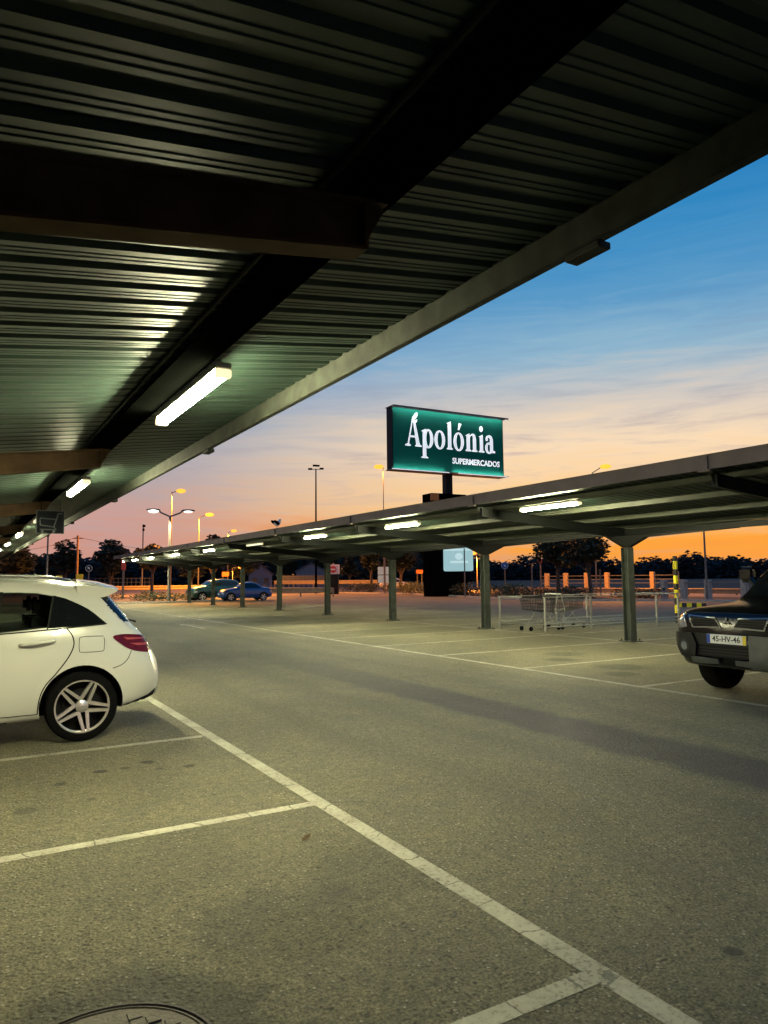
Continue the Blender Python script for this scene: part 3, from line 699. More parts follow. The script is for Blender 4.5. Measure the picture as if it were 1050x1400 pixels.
# white compact car, tail towards the lane (local +X is the nose)
W = [ # x, zb, zs, ws, zm, wm, zl, wl, ze, we, zt
 (2.20, .32, .36, .30, .50, .48, .62, .46, .68, .40, .70), (2.12, .24, .30, .62, .48, .74, .68, .68, .76, .58, .79), (1.95, .20, .27, .80, .50, .85, .76, .78, .86, .66, .89),
 (1.35, .19, .26, .85, .55, .885, .92, .83, .98, .72, 1.03), (1.00, .19, .26, .855, .56, .89, .97, .84, 1.05, .72, 1.11), (.55, .19, .26, .855, .56, .89, .99, .845, 1.28, .66, 1.36), (.10, .19, .26, .855, .56, .89, 1.0, .845, 1.44, .62, 1.52),
 (-.45, .19, .26, .855, .56, .89, 1.02, .845, 1.49, .61, 1.575), (-1.0, .20, .27, .855, .56, .89, 1.04, .84, 1.475, .60, 1.555), (-1.35, .21, .28, .855, .57, .89, 1.05, .83, 1.44, .585, 1.52), (-1.55, .23, .29, .85, .58, .885, 1.05, .815, 1.40, .57, 1.48),
 (-1.72, .26, .31, .84, .59, .875, 1.03, .79, 1.24, .585, 1.28), (-1.86, .29, .34, .82, .60, .86, .98, .76, 1.05, .63, 1.08), (-1.94, .30, .36, .79, .60, .845, .92, .73, .97, .64, .99),
 (-2.03, .33, .38, .75, .58, .80, .78, .70, .83, .62, .84), (-2.10, .36, .42, .66, .55, .71, .68, .62, .71, .52, .72), (-2.13, .42, .46, .50, .53, .56, .60, .48, .62, .38, .625)]
wc = Car('white compact hatchback with star spoke wheels parked tail out', W, M['white_paint'], (-.295, 8.37, 0), PI, (1.35, -1.35), .325, .775, .375, holes=([(-.606, 1.046), (-.626, 1.30), (-.66, 1.404), (-.80, 1.404), (-.95, 1.394), (-1.082, 1.367), (-1.029, 1.08)], smooth([(-.506, 1.035), (-.506, 1.414), (-.1, 1.423), (.25, 1.363), (.615, 1.193), (.90, 1.05)], 5)[5:] + [(.88, 1.01), (.3, 1.018), (-.506, 1.036)]))
wc.wheelset()
for nm, pl_ in (('rear_window', [(-.60, 1.04), (-.62, 1.30), (-.655, 1.41), (-.80, 1.41), (-.95, 1.40), (-1.09, 1.372), (-1.035, 1.075)]),
                ('front_window', smooth([(-.50, 1.03), (-.50, 1.42), (-.1, 1.43), (.25, 1.37), (.62, 1.20), (.92, 1.05)], 5) + [(.90, 1.0), (.3, 1.01)])):
    wc.patch(nm, pl_, M['clear_glass'], 'L', .003, .03, mirror=True)
for x_ in (-.02, -.88):
    for y_ in (-.36, .36):
        bm = bmesh.new(); bm_box(bm, x_-.12, x_-.02, y_-.13, y_+.13, 1.20, 1.36); bmesh.ops.bevel(bm, geom=list(bm.edges), offset=.035, segments=3, affect='EDGES'); bm_box(bm, x_-.15, x_-.03, y_-.24, y_+.24, .95, 1.16)
        obj('seat', bm, M['dark'], wc.t)
wc.patch('quarter_window', [(-1.025, 1.07), (-1.095, 1.375)]+smooth([(-1.20, 1.345), (-1.40, 1.24), (-1.56, 1.10)], 5)+[(-1.55, 1.083)], M['glass'], 'L', .0035, .03, mirror=True)
wc.patch('window_pillar', [(-.50, 1.03), (-.50, 1.42), (-.66, 1.415), (-.60, 1.035)], M['dark'], 'L', .004, .03, mirror=True)
wc.seam('quarter_pillar', [(-1.03, 1.06), (-1.06, 1.20), (-1.095, 1.375)], .012, mirror=True, off=.0045)
wc.seam('belt_trim', smooth([(.9, 1.0), (.3, 1.005), (-.5, 1.028), (-1.1, 1.06), (-1.57, 1.092)], 5), .012, mirror=True, off=.004)
wc.patch('windscreen', [(.30, -.52), (.30, .52), (.95, .62), (.95, -.62)], M['glass'], 'T', .003, .06)
wc.patch('rear_screen', [(-.50, 1.12), (.50, 1.12), (.46, 1.38), (-.46, 1.38)], M['glass'], 'B', .004, .05)
# hatch glass seen from the side: it wraps onto the quarter
wc.patch('rear_screen_side', [(-1.50, 1.385), (-1.62, 1.24), (-1.735, 1.105), (-1.86, 1.09), (-1.79, 1.22), (-1.70, 1.40)], M['glass'], 'L', .004, .02, mirror=True)
tl = smooth([(-1.62, .965), (-1.72, .985), (-1.85, .975), (-1.935, .955), (-1.985, .86), (-2.0, .80), (-1.93, .80), (-1.80, .83), (-1.70, .89)], 4, True)
lamp_o = wc.patch('tail_light', tl, M['red_lens'], 'L', .008, .02); wc.patch('tail_light', tl, M['red_lens'], 'R', .008, .02)
wc.patch('light_strip', [(-1.78, .895), (-1.99, .885), (-1.995, .865), (-1.86, .868)], M['pale_red'], 'L', .014, .02, par=lamp_o)
wc.patch('light_strip', [(-1.72, .955), (-1.92, .940), (-1.93, .928), (-1.76, .93)], M['pale_red'], 'L', .014, .02, par=lamp_o)
wc.patch('tail_light_inner', [(-.62, .84), (-.40, .86), (-.42, .95), (-.60, .96)], M['red_lens'], 'B', .006, .02); wc.patch('tail_light_inner', [(.40, .86), (.62, .84), (.60, .96), (.42, .95)], M['red_lens'], 'B', .006, .02)
wc.seam('door_gap', smooth([(-1.20, 1.065), (-1.25, .99), (-1.262, .90), (-1.215, .79), (-1.12, .66), (-1.02, .54), (-.975, .42), (-.965, .285)], 5), .011, mirror=True)
wc.seam('door_gap', smooth([(-.53, 1.03), (-.52, .8), (-.50, .5), (-.49, .29)], 5), .011, mirror=True)
wc.seam('sill_gap', [(-.965, .285), (0, .285), (.86, .285)], .008, mirror=True)
wc.seam('bumper_gap', smooth([(-1.80, .82), (-1.76, .74), (-1.70, .69), (-1.62, .665)], 4), .007, mirror=True)
rr = [(-1.425+.115*sx*.98, .905+.072*sz) for sx, sz in ((-1, .8), (-1, -.6), (-.8, -1), (.75, -1), (1, -.7), (1, .6), (.8, 1), (-.7, 1))]
for a, b in zip(rr, rr[1:]+rr[:1]): pass
wc.seam('fuel_flap', smooth(rr, 3, True), .006, view='R' if False else 'L')
hb = bmesh.new()
bm_tube(hb, smooth([(-.60, .925), (-.70, .935), (-.80, .945), (-.87, .952)], 3) and [(x, .865+.03*math.sin(PI*(i/9)), .925+.03*i/9) for i, x in enumerate([-.80-.033*k for k in range(10)])], .016, 8)
obj('door_handle', hb, M['white_paint'], wc.t, smooth=1)
wc.patch('handle_recess', smooth([(-.80, .915), (-.92, .955), (-1.04, .965), (-1.0, .915), (-.90, .900)], 4, True), M['grey_plastic'] if False else M['white_paint'], 'L', .001, .02)
bm = bmesh.new()
for sd in (-1, 1):
    bm_tube(bm, [(.45, sd*.60, 1.47), (.2, sd*.625, 1.535), (-.4, sd*.62, 1.575), (-1.0, sd*.605, 1.56), (-1.25, sd*.595, 1.52)], .016, 8)
obj('roof_rail', bm, M['chrome'], wc.t, smooth=1)
bm = bmesh.new(); pr = [(-1.30, 1.525), (-1.50, 1.497), (-1.66, 1.455), (-1.70, 1.437), (-1.69, 1.42), (-1.60, 1.385), (-1.48, 1.37), (-1.32, 1.42)]
rings = [[bm.verts.new((x+(1-abs(yy/.6)**2)*-.06, yy, z+.030*(1-abs(yy/.6)**2)-.016-.035*abs(yy/.6)**4*max(0, min(1, (x+1.70)/.35)))) for x, z in pr] for yy in (-.60, -.575, -.45, -.2, .2, .45, .575, .60)]
for a, b in zip(rings, rings[1:]):
    for i in range(len(pr)): bm.faces.new((a[i], a[(i+1) % len(pr)], b[(i+1) % len(pr)], b[i]))
bm.faces.new(rings[0]); bm.faces.new(rings[-1]); obj('spoiler', bm, M['white_paint'], wc.t, smooth=.8)
wc.patch('bumper_shadow_edge', [(-1.60, .245), (-1.98, .375), (-2.06, .43), (-2.04, .36), (-1.95, .325), (-1.70, .262)], M['dark'], 'L', .004, .02, mirror=True)
wc.seam('sill_groove', [(-.72, .225), (0, .215), (.7, .215)], .010, mirror=True)
bm = bmesh.new(); bm_tube(bm, [(-2.0, 0, 1.06), (-1.88, .02, 1.10)], .012, 6); obj('rear_wiper', bm, M['dark'], wc.t)
wc.patch('headlight', smooth([(1.60, .80), (1.95, .66), (2.08, .64), (1.95, .80), (1.70, .88)], 4, True), M['clear_lens'], 'L', .004, .04, mirror=True)
wc.patch('grille', [(-.42, .52), (.42, .52), (.40, .66), (-.40, .66)], M['dark'], 'F', .004, .05)
wc.patch('number_plate', [(-.26, .62), (.26, .62), (.26, .73), (-.26, .73)], M['plate_white'], 'B', .01, .04)
for sd in (-1, 1):
    bm = bmesh.new(); bmesh.ops.create_uvsphere(bm, u_segments=14, v_segments=8, radius=1, matrix=Matrix.Translation((.62, sd*.98, 1.06)) @ Matrix.Diagonal((.07, .11, .075, 1))); obj('wing_mirror', bm, M['white_paint'], wc.t, smooth=1)

# black off-road car, nose towards the lane
B = [(2.36, 0.5, 0.55, 0.484, 0.66, 0.558, 0.88, 0.558, 0.98, 0.512, 1.0), (2.33, 0.42, 0.5, 0.595, 0.66, 0.688, 0.92, 0.67, 1.02, 0.614, 1.045), (2.24, 0.38, 0.46, 0.725, 0.68, 0.8, 0.95, 0.763, 1.05, 0.688, 1.085), (2.0, 0.36, 0.44, 0.8, 0.7, 0.86, 1.0, 0.828, 1.085, 0.744, 1.125), (1.4, 0.34, 0.42, 0.8, 0.7, 0.865, 1.05, 0.837, 1.12, 0.744, 1.17), (1.05, 0.34, 0.42, 0.8, 0.7, 0.865, 1.08, 0.837, 1.16, 0.744, 1.21), (0.55, 0.34, 0.42, 0.8, 0.7, 0.865, 1.1, 0.837, 1.56, 0.651, 1.63), (0.2, 0.34, 0.42, 0.8, 0.7, 0.865, 1.12, 0.837, 1.72, 0.614, 1.79), (-0.6, 0.34, 0.42, 0.8, 0.7, 0.865, 1.13, 0.837, 1.76, 0.614, 1.83), (-1.8, 0.36, 0.44, 0.8, 0.7, 0.865, 1.13, 0.837, 1.72, 0.605, 1.79), (-2.15, 0.42, 0.48, 0.781, 0.7, 0.856, 1.12, 0.818, 1.6, 0.614, 1.68), (-2.3, 0.46, 0.5, 0.744, 0.7, 0.818, 1.05, 0.781, 1.2, 0.651, 1.25), (-2.4, 0.5, 0.54, 0.651, 0.7, 0.725, 0.9, 0.688, 0.96, 0.577, 0.98)]
sv = Car('black off-road car with silver bumper guard parked nose out under the far canopy', B, M['black_paint'], (10.36, 5.49, 0), PI, (1.40, -1.40), .375, .80, .43)
sv.track = .76
sv.wheelset(6, False, .66, .24, 'alloy')
sv.patch('windscreen', [(.22, -.60), (.22, .60), (.98, .74), (.98, -.74)], M['glass'], 'T', .003, .06)
sv.patch('side_window', smooth([(.72, 1.17), (.45, 1.48), (.15, 1.64), (-.5, 1.67), (-1.7, 1.63), (-1.95, 1.20)], 3), M['glass'], 'L', .003, .06, mirror=True)
for sd in (-1, 1):
    # corner lamp, amber repeater and fog lamp pod
    q = lambda P: [(sd*y*.94, z) for y, z in P]
    h = sv.patch('headlight', q([(.585, .87), (.80, .83), (.82, .99), (.66, 1.025)]), M['clear_lens'], 'F', .006, .03)
    sv.patch('indicator', q([(.70, .985), (.78, .98), (.78, 1.015), (.70, 1.02)]), M['amber'], 'F', .012, .03, par=h)
    g = sv.patch('grille', q([(.10, .885), (.17, .99), (.56, 1.01), (.50, .87)]), M['dark'], 'F', .008, .03)
    fr_ = q([(.085, .875), (.165, 1.0), (.575, 1.02), (.505, .86)]); fi = q([(.105, .89), (.175, .985), (.55, 1.003), (.49, .876)])
    for i in range(4): sv.patch('chrome_frame', [fr_[i], fr_[(i+1) % 4], fi[(i+1) % 4], fi[i]], M['chrome'], 'F', .012, .02, par=g)
    for zz in (.912, .942, .972): sv.patch('grille_bar', q([(.15, zz-.006), (.15, zz+.006), (.53, zz+.006), (.53, zz-.006)]), M['grey_plastic'], 'F', .012, .03, par=g)
    lens = sv.patch('lamp_reflector', q(arc(.70, .925, .045, 0, 2*PI, 14)[:-1]), M['chrome'], 'F', .012, .02, par=h)
    fl = sv.patch('fog_surround', q(arc(.62, .63, .085, 0, 2*PI, 18)[:-1]), M['black'], 'F', .052, .03)
    pod = sv.patch('bumper_corner', q([(.46, .47), (.72, .50), (.80, .62), (.80, .80), (.50, .80), (.43, .66)]), M['grey_plastic'], 'F', .03, .03, thick=.02)
    sv.patch('fog_light', q(arc(.62, .63, .055, 0, 2*PI, 14)[:-1]), M['clear_lens'], 'F', .055, .02, par=pod)
    sv.patch('skid_bar', q([(.12, .44), (.12, .50), (.44, .51), (.52, .50), (.50, .44), (.40, .43)]), M['skid'], 'F', .028, .03, thick=.03)
    bm = bmesh.new(); bm_box(bm, .19, .33, sd*1.06-.13, sd*1.06+.13, 1.40, 1.64); bmesh.ops.bevel(bm, geom=list(bm.edges), offset=.05, segments=3, affect='EDGES'); bm_tube(bm, [(.30, sd*.80, 1.26), (.27, sd*1.0, 1.46)], .06, 6)
    obj('wing_mirror', bm, M['black_paint'], sv.t, smooth=.8)
sv.patch('bumper_guard', [(.30, .40), (.60, .42), (.60, .80), (.30, .80)], M['skid'], 'F', .032, .03, thick=.03)
sv.patch('lower_intake', [(-.44, .52), (.44, .52), (.44, .66), (-.44, .66)], M['dark'], 'F', .006, .04)
for zz in (.55, .585, .62): sv.patch('intake_bar', [(-.42, zz-.008), (-.42, zz+.008), (.42, zz+.008), (.42, zz-.008)], M['grey_plastic'], 'F', .012, .05)
sv.patch('bumper_trim', [(-.46, .66), (.46, .66), (.46, .80), (-.46, .80)], M['grey_plastic'], 'F', .012, .04)
sv.patch('bumper_strip', [(.262, .70), (.30, .70), (.30, .74), (.262, .74)], M['chrome'], 'F', .024, .04)
sv.seam('bonnet_gap', [(-.86, 1.0), (-.6, 1.045), (0, 1.055), (.6, 1.045), (.86, 1.0)], .008, view='F')
bm = bmesh.new()                                       # three small lozenges on the nose
for k in range(3):
    a = PI/2+2*PI*k/3; c_, s_ = math.cos(a), math.sin(a); e = lambda u, v: (.052*(u*c_-v*s_), .95+.052*(u*s_+v*c_))
    bm_prism(bm, [e(0, 0), e(.5, .29), e(1, 0), e(.5, -.29)], lambda u, v, d: (d, u, v), 2.372, 2.384)
obj('emblem', bm, M['chrome'], sv.t)
# plate: 2.372 is just ahead of the nose
bm = bmesh.new(); bm_box(bm, 2.385, 2.397, -.26, .26, .685, .795); pn = obj('number_plate', bm, M['plate_white'], sv.t, bev=.003)
bm = bmesh.new(); bm_box(bm, 2.396, 2.399, -.259, -.214, .687, .793); obj('plate_strip', bm, M['plate_blue'], pn)
bm = bmesh.new(); bm_box(bm, 2.396, 2.399, .214, .259, .687, .793); obj('plate_strip', bm, M['plate_yellow'], pn)
obj('plate_number', text_bm('45-HV-46', .094, .002, lambda x, y, z: Vector((2.3985+z, x*.98, .740+y)), .0012), M['ink'], pn)

# blue coupe and teal hatchback far down the lot, silver car on the road
K = [(1.90, .34, .36, .5, .46, .60, .56, .58, .62, .50, .64), (1.75, .22, .28, .72, .45, .80, .66, .76, .72, .64, .76), (1.25, .19, .26, .80, .5, .83, .80, .80, .86, .68, .90), (.75, .19, .26, .80, .5, .83, .86, .80, .93, .66, .98), (.1, .19, .26, .80, .5, .83, .88, .79, 1.27, .56, 1.32),
     (-.35, .19, .26, .80, .5, .83, .89, .79, 1.32, .55, 1.37), (-.85, .19, .26, .80, .5, .83, .89, .79, 1.20, .56, 1.25), (-1.25, .2, .27, .80, .5, .83, .90, .78, .96, .62, 1.0), (-1.65, .24, .3, .78, .5, .82, .88, .74, .92, .62, .94), (-1.85, .3, .36, .7, .5, .74, .72, .68, .78, .58, .80), (-1.93, .4, .42, .55, .5, .6, .6, .55, .63, .45, .64)]
H = [(2.0, .38, .42, .5, .52, .62, .70, .6, .78, .5, .8), (1.85, .26, .34, .74, .55, .83, .82, .8, .9, .68, .93), (1.3, .24, .32, .82, .58, .88, .95, .84, 1.02, .72, 1.06), (.95, .24, .32, .82, .58, .88, .99, .84, 1.08, .72, 1.12), (.3, .24, .32, .82, .58, .88, 1.0, .83, 1.48, .62, 1.54),
     (-.5, .24, .32, .82, .58, .88, 1.02, .83, 1.54, .61, 1.6), (-1.5, .26, .34, .82, .58, .88, 1.03, .82, 1.46, .60, 1.52), (-1.85, .32, .38, .8, .58, .86, 1.0, .78, 1.1, .66, 1.14), (-2.02, .42, .46, .66, .58, .72, .78, .66, .84, .55, .86)]
def far_car(label, st, paint, loc, rz, axles, rw, win, hood):
    c_ = Car(label, st, paint, loc, rz, axles, rw, .72, rw+.045, dx=.15)
    c_.wheelset(5, False, .72, .18)
    c_.patch('side_window', win, M['glass'], 'L', .003, .08, mirror=True)
    c_.patch('windscreen', hood, M['glass'], 'T', .003, .1)
    x = st[0][0]
    c_.patch('headlight', [(x-.35, .62), (x-.10, .58), (x-.14, .70), (x-.38, .74)], M['clear_lens'], 'L', .004, .06, mirror=True)
    y = st[-1][0]
    c_.patch('tail_light', [(y+.04, .64), (y+.22, .66), (y+.26, .84), (y+.12, .82)], M['red_lens'], 'L', .004, .06, mirror=True)
    c_.seam('door_gap', [(.42, .86), (.42, .3)], .012, mirror=True); c_.seam('door_gap', [(-.62, .86), (-.62, .3)], .012, mirror=True)
    c_.patch('number_plate', [(-.25, .46), (.25, .46), (.25, .56), (-.25, .56)], M['plate_white'], 'F', .01, .1)
    return c_
pA, pB = Vector((16.75, 50.35, 0)), Vector((19.35, 50.25, 0))
d_ = (pA-pB).normalized(); rot = math.atan2(d_.y, d_.x)
far_car('blue coupe with silver wheels parked on the lot behind the far columns', K, M['blue_paint'], (pA+pB)/2+Vector((0, .78, 0)), rot, (1.22, -1.22), .29, smooth([(.72, .92), (.35, 1.13), (.0, 1.25), (-.4, 1.29), (-.8, 1.2), (-1.05, 1.0), (-.95, .92)], 3), [(.05, -.45), (.05, .45), (.7, .6), (.7, -.6)])
far_car('dark teal hatchback parked half hidden beyond the blue coupe', H, M['teal_paint'], Vector((16.6, 53.6, 0)), rot+.12, (1.25, -1.25), .32, smooth([(.85, 1.07), (.5, 1.28), (.1, 1.42), (-.6, 1.46), (-1.4, 1.38), (-1.65, 1.08)], 3), [(.25, -.5), (.25, .5), (.92, .66), (.92, -.66)])
q_ = at(540, 797, 92)
far_car('silver car on the road half hidden by a column and the small panel', H, M['silver_paint'], (q_.x, q_.y, .0), math.atan2(-R0.y, -R0.x)+PI+.1, (1.25, -1.25), .32, smooth([(.85, 1.07), (.5, 1.28), (.1, 1.42), (-.6, 1.46), (-1.4, 1.38), (-1.65, 1.08)], 3), [(.25, -.5), (.25, .5), (.92, .66), (.92, -.66)])

# ------------------------------------------------------------------ trolley bay and carts
t = thing('trolley_bay', 'low galvanised rail pen for shopping carts behind the right column', 'rail pen', (13.9, 15.0, 0))
def rail(pts, r=.022): bm = bmesh.new(); bm_tube(bm, pts, r, 8); return obj('rail', bm, M['zinc'], t, smooth=.7)
def sqpost(x, y, h=.94): box('post', (x-.022, x+.022, y-.022, y+.022, 0, h), M['zinc'], t)
for x in (0, 1.75, 4.55, 5.55): sqpost(x, 0)
for x in (-.15, 2.1, 3.4, 5.45): sqpost(x, 1.75)
for y, xo in ((0, 0), (1.75, -.15)):
    bm = bmesh.new(); bm_box(bm, xo-.05, 5.58, y-.035, y+.035, .942, .965); obj('rail', bm, M['zinc'], t)
    rail([(xo, y-.04, .23), (5.55, y-.04, .23)]); rail([(xo, y+.04, .13), (5.55, y+.04, .13)])
rail([(-.15, 1.70, .95), (-.30, 1.1, .95), (-.30, .6, .95)], .018) ; rail([(5.58, 0, .95), (5.58, 1.75, .95)])
bm = bmesh.new(); bm_box(bm, -.4, 5.5, -.06, -.05, .001, .05); bm.free()
def cart(label, loc, rz):
    c_ = thing('shopping_cart', label, 'cart', loc, rz, 'shopping carts in the rail pen')
    # basket: tapered wire box, open top; front is local +X
    bm = bmesh.new(); x0, x1, z0, z1 = -.40, .50, .50, .98
    def P(u, v, s):                                     # u along, v up, s side
        zz = z0+(.10*u)+(z1-.06*u-(z0+.10*u))*v
        return (x0+(x1-x0)*u*(1 if v > .5 else .94), s*(.28-.06*u-.03*(1-v)), zz)
    for s in (-1, 1):
        for v in (0, .25, .5, .75, 1): bm_tube(bm, [P(0, v, s), P(1, v, s)], .008 if 0 < v < 1 else .013, 5)
        for u in [k/15 for k in range(16)]: bm_tube(bm, [P(u, 0, s), P(u, 1, s)], .0065, 5)
    for v in (0, .25, .5, .75, 1):
        for u in (0, 1): bm_tube(bm, [P(u, v, -1), P(u, v, 1)], .007, 5)
    for k in range(-3, 4):
        for u in (0, 1): bm_tube(bm, [P(u, 0, k/3.5), P(u, 1, k/3.5)], .005, 5)
        bm_tube(bm, [P(0, 0, k/3.5), P(1, 0, k/3.5)], .005, 5)
    obj('basket', bm, M['wire'], c_)
    bm = bmesh.new()
    for s in (-1, 1):
        bm_tube(bm, [(-.52, s*.26, 1.02), (-.38, s*.26, .55), (-.46, s*.27, .20), (.46, s*.20, .16)], .016, 7)
        bm_tube(bm, [(-.10, s*.25, .52), (.22, s*.22, .19)], .014, 6); bm_tube(bm, [(-.44, s*.26, .22), (.05, s*.25, .52)], .012, 6)
        bm_tube(bm, [(-.46, s*.27, .20), (-.50, s*.27, .10)], .014, 6); bm_tube(bm, [(.46, s*.20, .16), (.48, s*.20, .10)], .014, 6)
    for x, y in ((-.46, .27), (.46, .20)): bm_tube(bm, [(x, -y, .18), (x, y, .18)], .012, 6)
    obj('frame', bm, M['zinc'], c_)
    bm = bmesh.new(); bm_tube(bm, [(-.52, -.27, 1.02), (-.52, .27, 1.02)], .020, 8); obj('handle', bm, M['white'], c_)
    bm = bmesh.new(); bm_box(bm, -.40, -.18, -.2, .2, .70, .71); obj('child_seat', bm, M['dark'], c_)
    for x, y in ((-.50, .27), (.48, .20)):
        for s in (-1, 1):
            bm = bmesh.new(); bm_lathe(bm, [(.02, -.015), (.06, -.015), (.065, 0), (.06, .015), (.02, .015)], 'Y', 16, (x, s*y, .065)); obj('wheel', bm, M['rubber'], c_)
cart('wire shopping cart at the open left end of the rail pen', (14.35, 15.75, 0), PI)
cart('wire shopping cart deeper in the rail pen, behind the first', (15.55, 15.85, 0), .06)

t = thing('striped_pole', 'black and yellow banded pole between the rail pen and the black car', 'pole', (19.87, 15.36, 0))
tube('pole', [(0, 0, 0), (0, 0, 2.14)], .072, M['black'], t, 16)
bm = bmesh.new()
for z in (.32, .80, 1.26, 1.72): bm_lathe(bm, [(.0735, z), (.0735, z+.26)], 'Z', 20)
obj('yellow_band', bm, M['yellow'], t, smooth=.6)
# painted kerb
k0, k1 = at(926, 829, 38), at(966, 829, 38); k0.z = k1.z = 0
t = thing('painted_kerb', 'low black and yellow striped kerb edge at the end of the lot', 'kerb', k0, math.atan2((k1-k0).y, (k1-k0).x))
L_ = (k1-k0).length; bm = bmesh.new(); bm2 = bmesh.new()
for k in range(6): bm_box(bm if k % 2 else bm2, L_*k/6, L_*(k+1)/6, -.12, .12, 0, .2)
obj('yellow_block', bm2, M['yellow'], t, bev=.01); obj('black_block', bm, M['black'], t, bev=.01)

# ------------------------------------------------------------------ tall supermarket sign
SD = 60; c0 = at(536.5, 600, SD-3.1); c1 = at(688, 600, SD+3.1)
zt, zb = at(545, 556, SD-2.9).z, at(545, 640.5, SD-2.9).z
fx = Vector((c1.x-c0.x, c1.y-c0.y, 0)); SW = fx.length; fx.normalize(); ang = math.atan2(fx.y, fx.x)
t = thing('supermarket_sign', 'tall illuminated green supermarket sign on a dark pole', 'sign', (c0.x, c0.y, 0), ang)
# local: x along the face, -y towards the viewer
f0 = at(545, 600, SD-2.8); 
TH = .95; SH = zt-zb
body_o = box('case', (0, SW, .03, TH, zb, zt), M['sign_dark'], t)
face = box('face', (.06, SW-.06, 0, .029, zb+.05, zt-.05), M['sign_green'], t)
bm = bmesh.new(); bm_box(bm, -.12, SW+.28, -.42, TH, zt+.01, zt+.05); bm_box(bm, -.12, SW+.16, -.42, TH, zb-.10, zb-.04); bm_box(bm, -.12, SW+.28, -.44, -.421, zt-.085, zt+.05); obj('eave', bm, M['post_grey'], t)
bm = bmesh.new(); bm_box(bm, .1, SW-.1, -.34, -.28, zt-.012, zt+.005); obj('light_strip', bm, M['strip'], t)
bm = bmesh.new(); bm_box(bm, .1, SW*.44, -.17, -.13, zb-.037, zb-.020); bm_box(bm, SW*.52, SW-.1, -.17, -.13, zb-.037, zb-.005); obj('light_strip', bm, M['strip'], t)
bm = bmesh.new(); bm_box(bm, -.3, SW*.46, -.44, -.425, zb-.13, zb-.07); bm_box(bm, SW*.54, SW+.02, -.44, -.425, zb-.13, zb-.07); obj('edge_light', bm, M['edge_led'], t)
# serif lettering: each letter one mesh of overlapping slabs (each a little prouder than the last)
LX, LZ, U = SW*.115, zb+SH*.385, SH*.30          # left of the word, base line, x-height
def letter(shapes, x):
    bm = bmesh.new()
    for k, (poly, hole) in enumerate(shapes):
        d = -.045-.004*k
        P3 = lambda u, v, dd: (LX+(x+u*.95)*U, dd, LZ+v*U)
        if hole is None: bm_prism(bm, poly, P3, d, -.002)
        else:
            n_ = len(poly); o1 = [bm.verts.new(P3(*p, d)) for p in poly]; i1 = [bm.verts.new(P3(*p, d)) for p in hole]; o2 = [bm.verts.new(P3(*p, -.002)) for p in poly]; i2 = [bm.verts.new(P3(*p, -.002)) for p in hole]
            for i in range(n_):
                j = (i+1) % n_
                bm.faces.new((o1[i], o1[j], i1[j], i1[i])); bm.faces.new((o1[i], o2[i], o2[j], o1[j])); bm.faces.new((i1[i], i1[j], i2[j], i2[i]))
    return obj('letter', bm, M['letter'], face)
def rect(x0, x1, z0, z1): return ([(x0, z0), (x1, z0), (x1, z1), (x0, z1)], None)
def serif(x0, x1, z, up=1): return ([(x0, z), (x1, z), (x1, z+.05*up), ((x0+x1)/2+.16, z+.10*up), ((x0+x1)/2-.16, z+.10*up), (x0, z+.05*up)], None)
def ell(cx, cz, rx, rz, n=28): return [(cx+rx*math.cos(2*PI*k/n), cz+rz*math.sin(2*PI*k/n)) for k in range(n)]
def ring(cx, cz, rx, rz, tx, tz): return (ell(cx, cz, rx, rz), ell(cx, cz, rx-tx, rz-tz))
A_ = [([(.08, 0), (.20, 0), (.66, 1.62), (.58, 1.62)], None), ([(.58, 1.62), (.72, 1.62), (1.24, 0), (.92, 0)], None), rect(.30, .90, .48, .57), serif(-.10, .38, 0), serif(.80, 1.38, 0),
      (smooth([(.66, 1.42), (.66, 1.62), (.80, 1.78), (.98, 1.86), (1.0, 1.70), (.90, 1.56), (.76, 1.46)], 3, True), None), (smooth([(.68, 1.28), (.78, 1.38), (.98, 1.48), (.94, 1.34), (.80, 1.27)], 3, True), None)]
p_ = [rect(.16, .46, -.55, .92), ([(.02, .88), (.43, 1.02), (.43, .88), (.20, .84)], None), serif(.0, .62, -.60), ring(.66, .48, .46, .53, .27, .10)]
o_ = [ring(.48, .48, .50, .53, .27, .09)]
l_ = [rect(.12, .42, 0, 1.48), ([(.0, 1.46), (.39, 1.58), (.39, 1.44), (.16, 1.40)], None), serif(.0, .54, 0)]
oa = o_ + [([(.42, 1.14), (.54, 1.14), (.78, 1.50), (.52, 1.54)], None)]
n_ = [rect(.12, .42, 0, .92), ([(.0, .88), (.39, 1.02), (.39, .88), (.16, .84)], None), serif(.0, .54, 0), ([(.38, .74), (.55, .90), (.72, .90), (.76, .72), (1.01, .72), (.96, .92), (.82, 1.02), (.66, 1.02), (.50, .94), (.38, .86)], None), rect(.74, 1.03, 0, .74), serif(.62, 1.15, 0)]
i_ = [rect(.12, .42, 0, .92), ([(.0, .88), (.39, 1.02), (.39, .88), (.16, .84)], None), serif(.0, .54, 0), (ell(.25, 1.34, .17, .17, 18), None)]
a_ = [ring(.36, .28, .38, .33, .22, .10), rect(.47, .76, .06, .74), (smooth([(.04, .76), (.10, .94), (.34, 1.03), (.60, .99), (.74, .80), (.74, .66), (.52, .66), (.48, .82), (.36, .90), (.24, .86), (.24, .72), (.10, .68)], 2, True), None), ([(.60, .02), (.96, .02), (.96, .12), (.74, .16)], None)]
x = 0
for shp, adv in ((A_, 1.27), (p_, 1.20), (o_, 1.09), (l_, .63), (oa, 1.09), (n_, 1.25), (i_, .64), (a_, .92)):
    letter(shp, x); x += adv
WID = x*U
